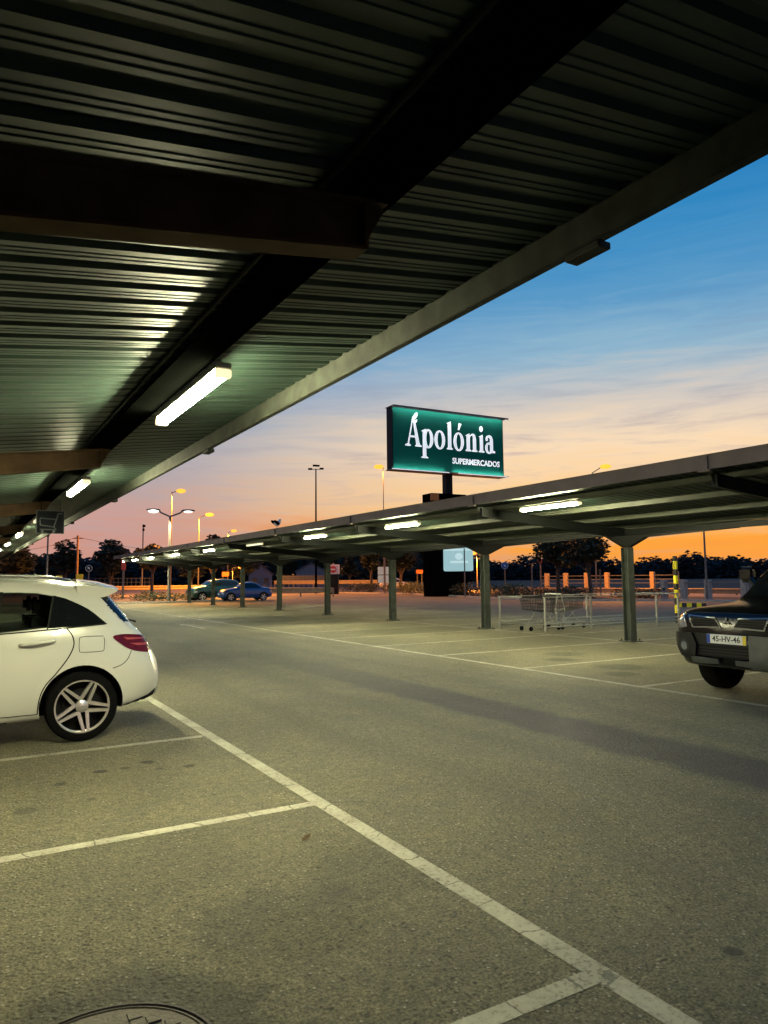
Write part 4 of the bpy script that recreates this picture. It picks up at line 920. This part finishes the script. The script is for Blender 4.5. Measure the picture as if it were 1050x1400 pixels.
# the word was laid out at unit spacing: bring it to the width it has on the board
k_ = SW*.80/WID
for o in face.children:
    for v in o.data.vertices: v.co.x = LX + (v.co.x-LX)*k_
tb = text_bm('SUPERMERCADOS', SH*.135, .03, lambda x, y, z: Vector((SW*.735+x*.90, -.03-z, zb+SH*.195+y)), .012); obj('small_lettering', tb, M['letter'], face)
pc = SW*.5; ps = .62
tube_o = box('pole', (pc-ps/2, pc+ps/2, .25, .85, 7.0, zb-.101), M['sign_dark'], t)
inv = Matrix.Rotation(-ang, 4, 'Z')
ba, bb = at(592, 700, SD-1.2), at(640, 700, SD+.6)
zbt = at(612, 675.5, SD).z
la, lb_ = inv @ (ba-Vector((c0.x, c0.y, 0))), inv @ (bb-Vector((c0.x, c0.y, 0)))
box('pylon_base', (la.x, lb_.x, .1, 1.6, 0, zbt), M['matt_black'], t)
box('sodium_glow_orange', (la.x-.16, la.x+.62, .02, .098, zbt-.62, zbt-.02), M['orange_box'], t)  # sodium light on the base's upper left, painted as an orange panel

# ------------------------------------------------------------------ smaller signs
def facing(p): return math.atan2(-p.x, p.y)*1.0     # rotation that turns local -Y to the viewer's side
pp = at(636, 817, 56); s_ = 56/FPX
t = thing('information_panel', 'pale cyan lit information panel with rounded corners on a thin post', 'sign', (pp.x, pp.y, 0), facing(pp))
zc = at(628, 764.5, 56).z; xc = (628-636)*s_*1.05
pg = [p for cx_, cz_, a in ((1.0, .78, 0), (-1.0, .78, PI/2), (-1.0, -.78, PI), (1.0, -.78, 1.5*PI)) for p in arc(xc+cx_, zc+cz_, .14, a, a+PI/2, 5)]
bm = bmesh.new(); bm_prism(bm, pg, lambda u, v, d: (u, d, v), .05, .14); pn = obj('panel', bm, M['pale_panel'], t)
bm = bmesh.new(); bm_prism(bm, ell(xc+.05, zc+.22, .30, .26, 20), lambda u, v, d: (u, d, v), .044, .051); obj('emblem', bm, M['pale_mark'], pn)
bm = bmesh.new(); bm_box(bm, xc-.62, xc+.75, .044, .051, zc-.30, zc-.12); bm_box(bm, xc-1.05, xc+1.05, .044, .051, zc+.66, zc+.80); obj('stripe', bm, M['pale_mark'], pn)
tube('post', [(0, 0, 0), (0, 0, zc+.80)], .05, M['post_grey'], t)

pp = at(526, 800, 75); s_ = 75/FPX
t = thing('panel_board', 'small pale sign panel seen from behind on a short post', 'sign', (pp.x, pp.y, 0), facing(pp))
z0_, z1_ = at(526, 797, 75).z, at(526, 775, 75).z
xm = -.6*s_
bm = bmesh.new(); bm_box(bm, xm-.65, xm+.65, .06, .09, z0_, z0_+(z1_-z0_)*.48); bm_box(bm, xm-.65, xm+.65, .06, .09, z0_+(z1_-z0_)*.52, z1_); obj('panel', bm, M['panel_back'], t, bev=.01)
tube('post', [(0, 0, 0), (0, 0, at(526, 760, 75).z)], .10, M['post_grey'], t, 8)

pp = at(455.5, 812, 73); K_ = 1.38
t = thing('entry_totem', 'dark pay station pillar topped by a no entry sign', 'pillar', (pp.x, pp.y, 0), facing(pp)-.25)
zA, zB, zC = at(455, 811, 73).z, at(455, 785, 73).z, at(455, 772, 73).z
box('pillar', (-.36*K_, .36*K_, 0, .45, 0, zB), M['sign_dark'], t, .03)
hd = box('header', (-.42*K_, .42*K_, -.02, .40, zB+.002, zC), M['white'], t, .03)
bm = bmesh.new(); rr_ = bm_lathe(bm, [(.36, -.05), (.36, -.021)], 'Y', 24, (0, 0, (zB+zC)/2)); bm.faces.new(rr_[0]); sg = obj('sign_disc', bm, M['red'], hd)
box('sign_bar', (-.27, .27, -.06, -.051, (zB+zC)/2-.07, (zB+zC)/2+.07), M['white'], hd)
for k in range(3): box('text_strip', (-.24, .20, -.012, -.001, zB-.35-.2*k, zB-.29-.2*k), M['grey_plastic'], t)
bm = bmesh.new(); bmesh.ops.create_uvsphere(bm, u_segments=10, v_segments=8, radius=.1, matrix=Matrix.Translation((0, .2, zC+.08))); obj('beacon', bm, M['post_grey'], t)

def round_sign(label, px, py, py_base, D, mat, sym, r):
    p = at(px, py, D); t = thing('round_sign', label, 'road sign', (p.x, p.y, 0), facing(p))
    tube('post', [(0, .05, 0), (0, .05, p.z+r*.6)], .045, M['post_grey'], t)
    bm = bmesh.new(); rr_ = bm_lathe(bm, [(r, 0), (r, -.03)], 'Y', 28, (0, 0, p.z)); bm.faces.new(rr_[0]); bm.faces.new(rr_[1]); d = obj('disc', bm, mat, t)
    bm = bmesh.new(); bm_lathe(bm, [(r*1.0, -.031), (r*.88, -.034)], 'Y', 28, (0, 0, p.z)); obj('border', bm, M['white'], d)
    bm = bmesh.new(); pts = [(-.10, .30), (.10, .30), (.10, -.05), (.30, -.05), (0, -.5), (-.30, -.05), (-.10, -.05)]
    a = math.radians(sym); pts = [(r*1.2*(u*math.cos(a)-v*math.sin(a)), p.z+r*1.2*(u*math.sin(a)+v*math.cos(a))) for u, v in pts]
    bm_prism(bm, pts, lambda u, v, d: (u, d, v), -.045, -.035); obj('arrow', bm, M['white'], d)
round_sign('blue keep right roundel with white arrow on the grass verge', 690, 773, 796, 62, M['round_blue'], 40, .30)
round_sign('orange tinted roundel with an arrow, beyond the white car roof', 121.5, 777, 796, 64, M['grey_plastic'], 220, .27)

def slab_sign(name, label, cat, px0, px1, py0, py1, D, mat, base=False):
    a, b = at(px0, py0, D), at(px1, py1, D); mid = (a+b)/2; wd = (Vector((a.x, a.y))-Vector((b.x, b.y))).length
    t = thing(name, label, cat, (mid.x, mid.y, 0), facing(mid))
    bm = bmesh.new(); bm_box(bm, -wd/2, wd/2, -.03, .03 if not base else .5, b.z, a.z); obj('panel', bm, mat, t, bev=.01)
    if not base or b.z > .05:
        bm = bmesh.new()
        for x_ in (-wd*.35, wd*.35): bm_box(bm, x_-.03, x_+.03, .031, .08, 0, a.z-.05)
        obj('post', bm, M['post_grey'], t)
slab_sign('direction_board', 'orange lit direction board above the teal car bonnet', 'sign', 303.5, 313, 782, 788, 95, M['orange_box'])
slab_sign('direction_board', 'dim brown direction board left of the big sign base', 'sign', 569, 578, 779, 784, 92, M['orange_box'])
slab_sign('warning_block', 'small yellow marker block left of the utility pole', 'marker', 76.5, 85, 787, 794, 70, M['yellow'], True)
slab_sign('warning_block', 'larger yellow marker block at the foot of the utility pole', 'marker', 104, 113.5, 785, 796, 70, M['yellow'], True)

# ------------------------------------------------------------------ lamp posts, masts, poles
def point(parent, p, e, col, r=.25, ang=164):
    l = bpy.data.lights.new('lamp', 'SPOT'); l.energy = e; l.color = col; l.shadow_soft_size = r; l.spot_size = math.radians(ang); l.spot_blend = .3
    o = bpy.data.objects.new('lamp', l); C.objects.link(o); o.location = p; o.parent = parent
def lamp_post(label, base_px, top_px, D, arms, mat, es=0, col=(1, .5, .12), r=.08, cat='street lamp', spread=166):
    b = at(base_px, 760, D); tp = at(top_px[0], top_px[1], D)
    t = thing('street_lamp', label, cat, (b.x, b.y, 0), facing(b))
    tube('pole', [(0, 0, 0), (0, 0, tp.z)], r, M['post_grey'], t, 10, r*.6)
    for hx, hy, lit in arms:
        h = at(hx, hy, D); dx_ = (hx-top_px[0])*D/FPX
        sgn = 1 if dx_ > 0 else -1
        tube('arm', [(0, 0, tp.z-.02), (dx_*.55, 0, tp.z+(h.z-tp.z)*.75), (dx_-sgn*.35, 0, h.z+.10)], r*.5, M['post_grey'], t, 8)
        bm = bmesh.new(); bmesh.ops.create_uvsphere(bm, u_segments=16, v_segments=8, radius=1, matrix=Matrix.Translation((dx_, 0, h.z+.10)) @ Matrix.Diagonal((.48, .18, .09, 1)))
        hd = obj('lamp_head', bm, M['post_grey'], t, smooth=1)
        bm = bmesh.new(); bmesh.ops.create_uvsphere(bm, u_segments=16, v_segments=8, radius=1, matrix=Matrix.Translation((dx_, 0, h.z+.03)) @ Matrix.Diagonal((.5, .26, .23, 1) if lit == 'sodium' else (.36 if sgn < 0 else .30, .2, .15 if sgn < 0 else .09, 1)))  # sodium lens oversized, the lamp's halo put into its shape
        obj('lens', bm, M[lit], hd, smooth=1)
        if es and lit != 'post_grey': point(t, (dx_, -.3, h.z-.40), es, col, ang=spread)
    return t
SO = (1, .31, .025)
lamp_post('tall single armed lamp with orange glow, topmost on the left', 233.5, (233.5, 673), 78, [(245, 671.5, 'sodium')], 'x', 26000, SO)
lamp_post('double armed lamp post with two white heads', 231.5, (233, 706), 52, [(212, 699, 'white_led'), (256, 700, 'white_led')], 'x', 3000, (1, .80, .45), .11, spread=150)
lamp_post('orange street lamp right of the double armed lamp post', 271.5, (271.5, 707), 84, [(285, 704, 'sodium')], 'x', 26000, SO)
lamp_post('small distant orange street lamp, just above the far canopy edge', 311.5, (311.5, 728), 118, [(319, 726, 'sodium')], 'x', 26000, SO)
lamp_post('distant low orange lamp glowing between far columns above the cars', 318, (318, 776), 128, [(329, 776, 'sodium')], 'x', 17500, SO)
lamp_post('slim lamp post with small orange head left of the green sign', 525, (525, 637), 72, [(519, 638.5, 'sodium')], 'x', 4000, SO, .06)
lamp_post('orange lamp on an arm peeping over the far canopy on the right', 814, (814, 646), 67, [(831, 638, 'sodium')], 'x', 19000, SO, spread=150)
lamp_post('grey lamp pole standing behind the barrier near the black car', 964, (961.5, 700), 48, [(975, 698, 'post_grey')], 'x', 0, SO, .075)
lamp_post('orange lit lamp right of the pale cyan panel, seen below the canopy', 652, (652, 759), 88, [(646, 756.5, 'sodium')], 'x', 20000, SO, .07)

b = at(432, 760, 78); t = thing('floodlight_mast', 'tall thin mast carrying four dark floodlight heads', 'mast', (b.x, b.y, 0), facing(b)); zt_ = at(432.5, 641, 78).z
tube('pole', [(0, 0, 0), (0, 0, zt_)], .13, M['beam'], t, 10, .07)
for dx_, dz_ in ((-.62, -.10), (-.12, .28), (.18, .26), (.62, -.06)):
    hd = box('floodlight', (dx_-.22, dx_+.22, -.2, .2, zt_+dz_, zt_+dz_+.16), M['beam'], t, .02)
tube('crossbar', [(-.62, 0, zt_-.05), (.62, 0, zt_-.05)], .035, M['beam'], t)
b = at(195, 760, 100); t = thing('camera_mast', 'thin far mast with two small dark boxes left of the lamp posts', 'mast', (b.x, b.y, 0), facing(b)); zt_ = at(195, 717, 100).z
tube('pole', [(0, 0, 0), (0, 0, zt_)], .08, M['post_grey'], t)
for k, z_ in enumerate((-.35, -.85)): box('box', (-.1, .28-.1*k, -.15, .15, zt_+z_, zt_+z_+.3), M['beam'], t)

def pole(name, label, cat, px, top, D, r, mat, lean=0, cap=None):
    b = at(px, 770, D); tp = at(px, top, D); t = thing(name, label, cat, (b.x, b.y, 0), facing(b))
    tube('pole', [(0, 0, 0), (lean, 0, tp.z)], r, M[mat], t, 10, r*.85)
    if cap: box('head', (-r*1.9, r*1.9, -.2, .2, tp.z-cap, tp.z), M['red'], t, .02)
    return t
pole('lamp_pole', 'pale post lit orange, directly below the hanging cart sign', 'pole', 64.5, 730, 58, .07, 'post_grey')
up = pole('utility_pole', 'wooden utility pole carrying the thin wires', 'utility pole', 105.5, 732, 80, .13, 'wood')
tube('crossarm', [(-.5, 0, at(105.5, 736, 80).z), (.5, 0, at(105.5, 736, 80).z)], .05, M['wood'], up)
pole('marker_post', 'orange lit post with a thick red head under the canopy tip', 'post', 169, 765, 66, .10, 'post_grey', 0, .9)
pole('sign_post', 'bare pale post under the dark tree, taller of two', 'post', 727, 770, 66, .07, 'post_grey')
pole('sign_post', 'short red capped post right of the bare pale post', 'post', 738.5, 765, 66, .07, 'post_grey', 0, .3)
pole('sign_post', 'grey pole in front of the field right of the two trees', 'post', 820, 778, 62, .08, 'post_grey')
for lb, a, b_, sag in (('thin overhead wire running left from the utility pole', at(105.5, 734, 80), at(-30, 752, 70), 1.0), ('thin overhead wire running right from the utility pole', at(105.5, 734, 80), at(262, 752, 130), 1.0)):
    pts = [a.lerp(b_, k/16)-Vector((0, 0, sag*4*(k/16)*(1-k/16)*.6)) for k in range(17)]
    tag(tube('overhead_wire', pts, .022, M['black'], None, 5), lb, 'wire')

# gull / camera on the far canopy edge
p = Vector((9.0, 22.3, 3.2)); t = thing('perched_gull', 'gull with dark wing perched on the far canopy edge', 'bird', (9.02, 22.4, 3.2), .6)
bm = bmesh.new()
for x_, z_, rx, rz_ in ((0, .16, .16, .08), (.13, .22, .07, .07), (.18, .29, .05, .048)): bmesh.ops.create_uvsphere(bm, u_segments=12, v_segments=8, radius=1, matrix=Matrix.Translation((x_, 0, z_)) @ Matrix.Diagonal((rx, rz_*.85, rz_, 1)))
bm_tube(bm, [(.22, 0, .29), (.28, 0, .275)], .014, 6, .003)
for s in (-1, 1): bm_tube(bm, [(.02, s*.03, .11), (.02, s*.03, .0)], .008, 5)
obj('body', bm, M['white'], t, smooth=1)
bm = bmesh.new()
for s in (-1, 1): bmesh.ops.create_uvsphere(bm, u_segments=10, v_segments=6, radius=1, matrix=Matrix.Translation((-.08, s*.055, .19)) @ Matrix.Rotation(.25, 4, 'Y') @ Matrix.Diagonal((.19, .025, .06, 1)))
obj('wing', bm, M['beam'], t, smooth=1)

# ------------------------------------------------------------------ roadside barriers
def rail_line(name, label, cat, pts, zt_, posts, mat, rails, pw=.24, base=0, rmat=None, rh=.05):
    a, b = pts; dv = b-a; L = math.hypot(dv.x, dv.y); t = thing(name, label, cat, (a.x, a.y, 0), math.atan2(dv.y, dv.x))
    for f in posts: box('post', (f*L-pw/2, f*L+pw/2, -pw/2, pw/2, 0, zt_), M[mat], t, .02)
    for z_ in rails: box('rail', (-.3, L+.3, -.05, .05, z_-rh, z_+rh), M[rmat or mat], t)
    return t
a, b = at(745, 800, 80), at(925, 800, 73)
zt_, z0_ = at(840, 786, 59).z, .1
rail_line('concrete_railing', 'white post and rail road railing glowing orange under street lamps', 'railing', (a, b), at(835, 782.5, 76).z, (.02, .18, .35, .51, .67, .84, 1.0), 'sodium_tinted_post', [at(835, y_, 76).z for y_ in (787, 792, 797)], .40, rmat='post_grey', rh=.035)
a, b = at(905, 803, 52), at(1075, 801, 47)
rail_line('wooden_railing', 'row of weathered grey bollards before the crash barrier', 'railing', (a, b), at(940, 792.5, 51).z, (.02, .20, .41, .70, .95), 'concrete', [at(940, 796, 51).z], .34, rmat='post_grey', rh=.025)
def guard(label, p, zs):
    bm = bmesh.new(); a, b = p; dv = b-a; L = math.hypot(dv.x, dv.y)
    t = thing('crash_barrier', label, 'crash barrier', (a.x, a.y, 0), math.atan2(dv.y, dv.x), 'crash barriers along the road')
    z0, z1 = zs; h = z1-z0
    pr = [(0, z0), (-.05, z0+h*.12), (-.05, z0+h*.33), (0, z0+h*.45), (0, z0+h*.55), (-.05, z0+h*.67), (-.05, z0+h*.88), (0, z1)]
    g = [[bm.verts.new((x_, y_+dd, z_)) for y_, z_ in pr] for dd in (0, .02) for x_ in (0, L)]
    for q in (0, 2):
        for i in range(7): bm.faces.new((g[q][i], g[q][i+1], g[q+1][i+1], g[q+1][i]))
    for q in (0, 1):
        for i in range(7): bm.faces.new((g[q][i], g[q][i+1], g[q+2][i+1], g[q+2][i]))
    for i in (0, 7): bm.faces.new((g[0][i], g[1][i], g[3][i], g[2][i]))
    obj('rail', bm, M['guard'], t)
    k = int(L/4)+1
    for i in range(k+1): box('post', (L*i/k-.05, L*i/k+.05, .03, .13, 0, z1-.04), M['post_grey'], t)
guard('long orange lit crash barrier below the post and rail railing', (at(690, 806, 74), at(1080, 805, 60)), (max(.1, at(880, 812, 67).z), at(880, 803.5, 67).z))
guard('bright orange lit crash barrier beyond the island, right of the blue car', (at(368, 803, 66), at(455, 803, 62)), (.35, .80))
guard('far orange crash barrier across the road behind the entry totem', (at(375, 792, 104), at(516, 792, 92)), (.85, 1.35))
guard('orange crash barrier on the left behind the canopy tip', (at(150, 803, 88), at(296, 802, 88)), (.45, .95))

# ------------------------------------------------------------------ buildings
def house(label, px0, px1, py_eave, py_top, D, depth=7, wins=2):
    a, b = at(px0, 790, D), at(px1, 790, D); L = math.hypot(b.x-a.x, b.y-a.y); ze, zr = at((px0+px1)/2, py_eave, D).z, at((px0+px1)/2, py_top, D).z
    t = thing('house', label, 'house', (a.x, a.y, 0), math.atan2(b.y-a.y, b.x-a.x))
    bm = bmesh.new(); bm_prism(bm, [(0, 0), (L, 0), (L, ze), (L/2, zr-.15), (0, ze)], lambda u, v, d: (u, d, v), 0, depth); obj('wall', bm, M['wall'], t)
    bm = bmesh.new()
    for s in (0, 1):
        e = [(-.3, ze-.1), (L/2, zr), (L/2, zr+.15), (-.3, ze+.1)] if s == 0 else [(L+.3, ze-.1), (L/2+.001, zr), (L/2+.001, zr+.15), (L+.3, ze+.1)]
        bm_prism(bm, e, lambda u, v, d: (u, d, v), -.3, depth+.3)
    obj('roof', bm, M['roof'], t)
    for k in range(wins):
        x_ = L*(k+.5)/wins; wd_ = min(.9, L*.1); wo = box('window', (x_-wd_, x_+wd_, -.06, -.003, ze*.35, ze*.75), M['window'], t); box('sill', (x_-wd_-.1, x_+wd_+.1, -.14, -.061, ze*.35-.12, ze*.35-.02), M['wall'], wo)
house('pale gabled house far behind the blue car', 340, 372, 786, 772, 150)
house('low pale house front seen between two far columns', 405, 446, 782, 770, 160, 8, 4)
g0, g1 = at(55, 795, 150), at(92, 795, 150)
L_ = (g1-g0).length
t = thing('greenhouse', 'low pale round topped greenhouse beyond the left trees', 'greenhouse', (g0.x, g0.y, 0), math.atan2((g1-g0).y, (g1-g0).x))
bm = bmesh.new(); bm_prism(bm, [(0, 0), (L_, 0)]+arc(L_/2, 1.5, L_/2, 0, PI, 12, 2.2), lambda u, v, d: (u, d, v), 0, 14); obj('cover', bm, M['greenhouse'], t, smooth=.6)
bm = bmesh.new()
for k in range(7): bm_box(bm, L_*k/6-.06, L_*k/6+.06, -.06, -.002, 0, 1.5)
obj('frame', bm, M['post_grey'], t)
g0, g1 = at(118, 790, 130), at(204, 790, 130)
rail_line('field_fence', 'pale low fence along the dark trees on the left', 'fence', (g0, g1), 2.1, [k/14 for k in range(15)], 'greenhouse', [1.95, 1.3], .12)
g0, g1 = at(388, 790, 120), at(444, 790, 118)
rail_line('field_fence', 'low pale wall rail beyond the road right of the blue car', 'fence', (g0, g1), 2.2, [k/8 for k in range(9)], 'greenhouse', [2.0, 1.7, 1.4], .14, rh=.12)

# ------------------------------------------------------------------ vegetation
def leaves(bm, blobs, n, size, r):
    tot = sum(b[3]*b[4]*b[5] for b in blobs)
    for (x_, y_, z_, a, b_, c_) in blobs:
        for _ in range(max(8, int(n*a*b_*c_/tot))):
            while True:
                u = Vector((r.uniform(-1, 1), r.uniform(-1, 1), r.uniform(-1, 1)))
                if .25 < u.length < 1 and r.random() < .35+.65*u.length: break
            p = Vector((x_+u.x*a, y_+u.y*b_, z_+u.z*c_)); s_ = size*r.uniform(.55, 1.3)
            m_ = Matrix.Rotation(r.uniform(0, 6.28), 3, 'Z') @ Matrix.Rotation(r.uniform(-1.3, 1.3), 3, 'X')
            q = [p+m_ @ Vector(v) for v in ((-s_*.5, 0, 0), (0, -s_*.28, s_*.08), (s_*.55, 0, 0), (0, s_*.28, -s_*.05))]
            bm.faces.new([bm.verts.new(v) for v in q])
def tree(label, px, D, top_py, half_px, seed, mat='leaf', n=1600, trunk_h=.32, name='tree', base_z=0, lean=0, size=None, off=0):
    r = random.Random(seed); b = at(px, 780, D); H_ = at(px, top_py, D).z; hw = half_px*D/FPX
    t = thing(name, label, 'tree', (b.x, b.y, 0), r.uniform(0, 6))
    th = H_*trunk_h; bm = bmesh.new(); tr = max(.10, H_*.028)
    bm_tube(bm, [(0, 0, 0), (lean*.3+.05, 0, th*.5), (lean, .03, th), (lean*1.3, .05, H_*.72)], [tr*1.35, tr, tr*.85, tr*.2], 9)
    blobs = []
    for k in range(9):
        a = 2*PI*k/9+r.uniform(-.4, .4); rr_ = hw*r.uniform(.30, .68); z_ = th+(H_-th)*r.uniform(.22, .72); s_ = hw*r.uniform(.26, .44)
        blobs.append((lean+rr_*math.cos(a), rr_*math.sin(a), z_, s_, s_, min(s_*.85, (H_-z_))))
        bm_tube(bm, [(lean, .03, th*r.uniform(.85, 1.1)), (lean+rr_*.5*math.cos(a), rr_*.5*math.sin(a), th+(z_-th)*.6), (lean+rr_*math.cos(a), rr_*math.sin(a), z_)], [tr*.5, tr*.32, tr*.1], 6)
    s_ = hw*.48; zt2 = H_-s_*.62; blobs.append((lean, 0, zt2, s_, s_, s_*.62)); blobs.append((lean, 0, th+(H_-th)*.5, hw*.5, hw*.5, (H_-th)*.36))
    obj('trunk', bm, M['bark'], t, smooth=.8)
    bm = bmesh.new(); leaves(bm, blobs, n, size or max(.22, D*.0052), r); obj('crown', bm, M[mat], t)
    return t
tree('rounded tree lit orange at the left edge above the white car', 22, 92, 742, 31, 1, n=3200)
tree('dark tree left of the utility pole', 88, 125, 738, 27, 3, 'leaf', 2200, .2)
tree('dark dome shaped tree behind the fence left of the far canopy tip', 151, 125, 737, 28, 4, 'leaf', 2600, .15)
tree('small dark tree between the left post and the utility pole', 62, 150, 757, 22, 5, 'leaf', 1400, .2)
tree('tree with an orange lit forked trunk under the far canopy end', 208, 74, 744, 24, 6, 'leaf', 2200, .45)
tree('dark tree top showing above the canopy left of the small orange lamp', 291, 100, 731, 22, 7, 'leaf', 1400, .3)
tree('broad dark tree with low fork, left of the two by the railing', 763, 60, 724, 44, 8, 'leaf', 4200, .40)
tree('dark tree with slender trunk behind the right column', 808, 57, 722, 40, 9, 'leaf', 3600, .38, lean=.2)
tree('reddish lit tree between the entry totem and the small panel', 478, 112, 757, 16, 10, 'leaf', 1300, .3)
tree('tree with orange lit foliage left of the big sign base', 548, 84, 742, 24, 11, 'leaf', 2000, .35)
tree('leaning dark tree left of the small pale panel', 508, 78, 744, 20, 12, 'leaf', 1600, .42)
tree('dark tree behind the parked cars at the end of the lot', 330, 140, 748, 34, 13, 'leaf', 1900, .2)
tree('dark tree behind the pale house fronts', 392, 170, 748, 30, 14, 'leaf', 1900, .2)
tree('dark tree beyond the road behind the entry totem', 446, 165, 750, 32, 15, 'leaf', 1900, .2)
tree('dark tree far behind the small pale panel', 522, 150, 747, 32, 16, 'leaf', 1900, .2)
tree('dark tree hugging the left side of the big sign base', 588, 120, 744, 26, 17, 'leaf', 1800, .2)
tree('dark tree seen between the two far end columns', 262, 135, 752, 30, 18, 'leaf', 1700, .2)

def shrub(label, px, py, D, wpx, hpx, seed, mat='shrub', n=1100):
    wpx *= 1.35; hpx *= 1.35
    r = random.Random(seed); b = at(px, py, D); hw = wpx*D/FPX/2; h = hpx*D/FPX
    t = thing('shrub', label, 'shrub', (b.x, b.y, 0), r.uniform(0, 6)); bm = bmesh.new()
    for k in range(6): a = r.uniform(0, 6.28); bm_tube(bm, [(0, 0, 0), (hw*.3*math.cos(a), hw*.3*math.sin(a), h*.5)], .02, 5)
    obj('stem', bm, M['bark'], t)
    bm = bmesh.new(); blobs = [(hw*r.uniform(-.7, .7), hw*r.uniform(-.7, .7), h*r.uniform(.3, .55), hw*r.uniform(.35, .55), hw*r.uniform(.35, .55), h*r.uniform(.3, .45)) for _ in range(7)]
    leaves(bm, blobs, n, .16, r); obj('foliage', bm, M[mat], t)
IS = 'low shrubs on the planted island'
for i, (px, D, w_, h_, m_, lb) in enumerate(((478, 78, 38, 12, 'shrub', 'dark low shrub right of the entry totem'), (505, 76, 36, 13, 'shrub', 'dark low shrub below the leaning tree'), (545, 75, 40, 14, 'shrub', 'broad low shrub below the small pale panel'),
        (575, 72, 34, 15, 'yellow_grass', 'yellow green grassy clump left of the big sign base'), (600, 64, 46, 14, 'shrub', 'low shrub in front of the big sign base'), (648, 58, 46, 17, 'shrub', 'dark shrub behind the post of the cyan panel'),
        (680, 55.5, 50, 18, 'shrub', 'dark shrub just right of the second column'), (715, 51.5, 50, 16, 'shrub', 'dark low shrub below the blue roundel'), (752, 50, 50, 16, 'shrub', 'dark low shrub behind the shopping carts'),
        (700, 56, 30, 16, 'yellow_grass', 'dry yellow grass clump at the foot of the blue roundel'), (560, 68, 30, 14, 'yellow_grass', 'pale grass clump right of the small pale panel'), (795, 50, 50, 15, 'shrub', 'dark low shrub behind the rail pen'), (880, 49.5, 56, 14, 'shrub', 'dark low shrub behind the far end of the rail pen'),
        (190, 58, 60, 11, 'shrub', 'dark hedge clump beside the white car tail'), (240, 57, 50, 9, 'shrub', 'dark hedge clump under the far end lamps'), (282, 60, 40, 9, 'shrub', 'dark hedge clump left of the teal car'))):
    shrub(lb, px, 800, D, w_, h_, 40+i, m_)
# far wood: one dark mass beyond the field
r = random.Random(99); bm = bmesh.new()
for k in range(340):
    px = 600+ (1500-600)*k/340 + r.uniform(-2, 2); D = r.uniform(380, 430)
    h = at(px, 763+4*math.sin(px*.031)+3*math.sin(px*.11+1)+r.uniform(-4, 4), D).z; p = at(px, 780, D); wd_ = r.uniform(3, 6.5)
    leaves(bm, [(p.x, p.y, h*.42, wd_, wd_, h*.5), (p.x+r.uniform(-2, 2), p.y, h*.8, wd_*.6, wd_*.6, h*.2)], 110, 2.2, r)
tag(obj('wood', bm, M['leaf_far']), 'far dark line of woodland beyond the field', 'woodland', kind='stuff')
r = random.Random(98); bm = bmesh.new()
for k in range(300):
    px = -250+(900)*k/300 + r.uniform(-2, 2); D = r.uniform(230, 280)
    h = at(px, (764 if px < 235 else 753)+4*math.sin(px*.05)+3*math.sin(px*.13+1)+r.uniform(-4, 4), D).z; p = at(px, 780, D); wd_ = r.uniform(2.5, 5)
    leaves(bm, [(p.x, p.y, h*.42, wd_, wd_, h*.5), (p.x+r.uniform(-2, 2), p.y, h*.8, wd_*.6, wd_*.6, h*.2)], 120, 2.1, r)
tag(obj('wood', bm, M['leaf_far']), 'dark hedgerow woodland behind the road and the houses', 'woodland', kind='stuff')
bm = bmesh.new()
a, b = at(560, 780, 460), at(1500, 780, 460); a2, b2 = at(560, 780, 620), at(1500, 780, 620)
for p0, p1, z0, z1 in ((a, b, -1, 3), (a, b, 3, 9)): pass
vs = [bm.verts.new((p.x, p.y, z)) for p, z in ((a, -1), (b, -1), (b, 7), (a, 7), (a2, -1), (b2, -1), (b2, 8), (a2, 8))]
for f in ((0, 1, 2, 3), (3, 2, 6, 7), (7, 6, 5, 4), (0, 3, 7, 4), (1, 5, 6, 2)): bm.faces.new([vs[i] for i in f])
struct('hill', bm, M['leaf_far'])

# ------------------------------------------------------------------ picture settings
S.view_settings.view_transform = 'Standard'; S.view_settings.look = 'None'; S.view_settings.exposure = 0; S.view_settings.gamma = 1
S.render.engine = 'CYCLES'; S.cycles.use_denoising = True; S.cycles.max_bounces = 6; S.cycles.sample_clamp_indirect = 8
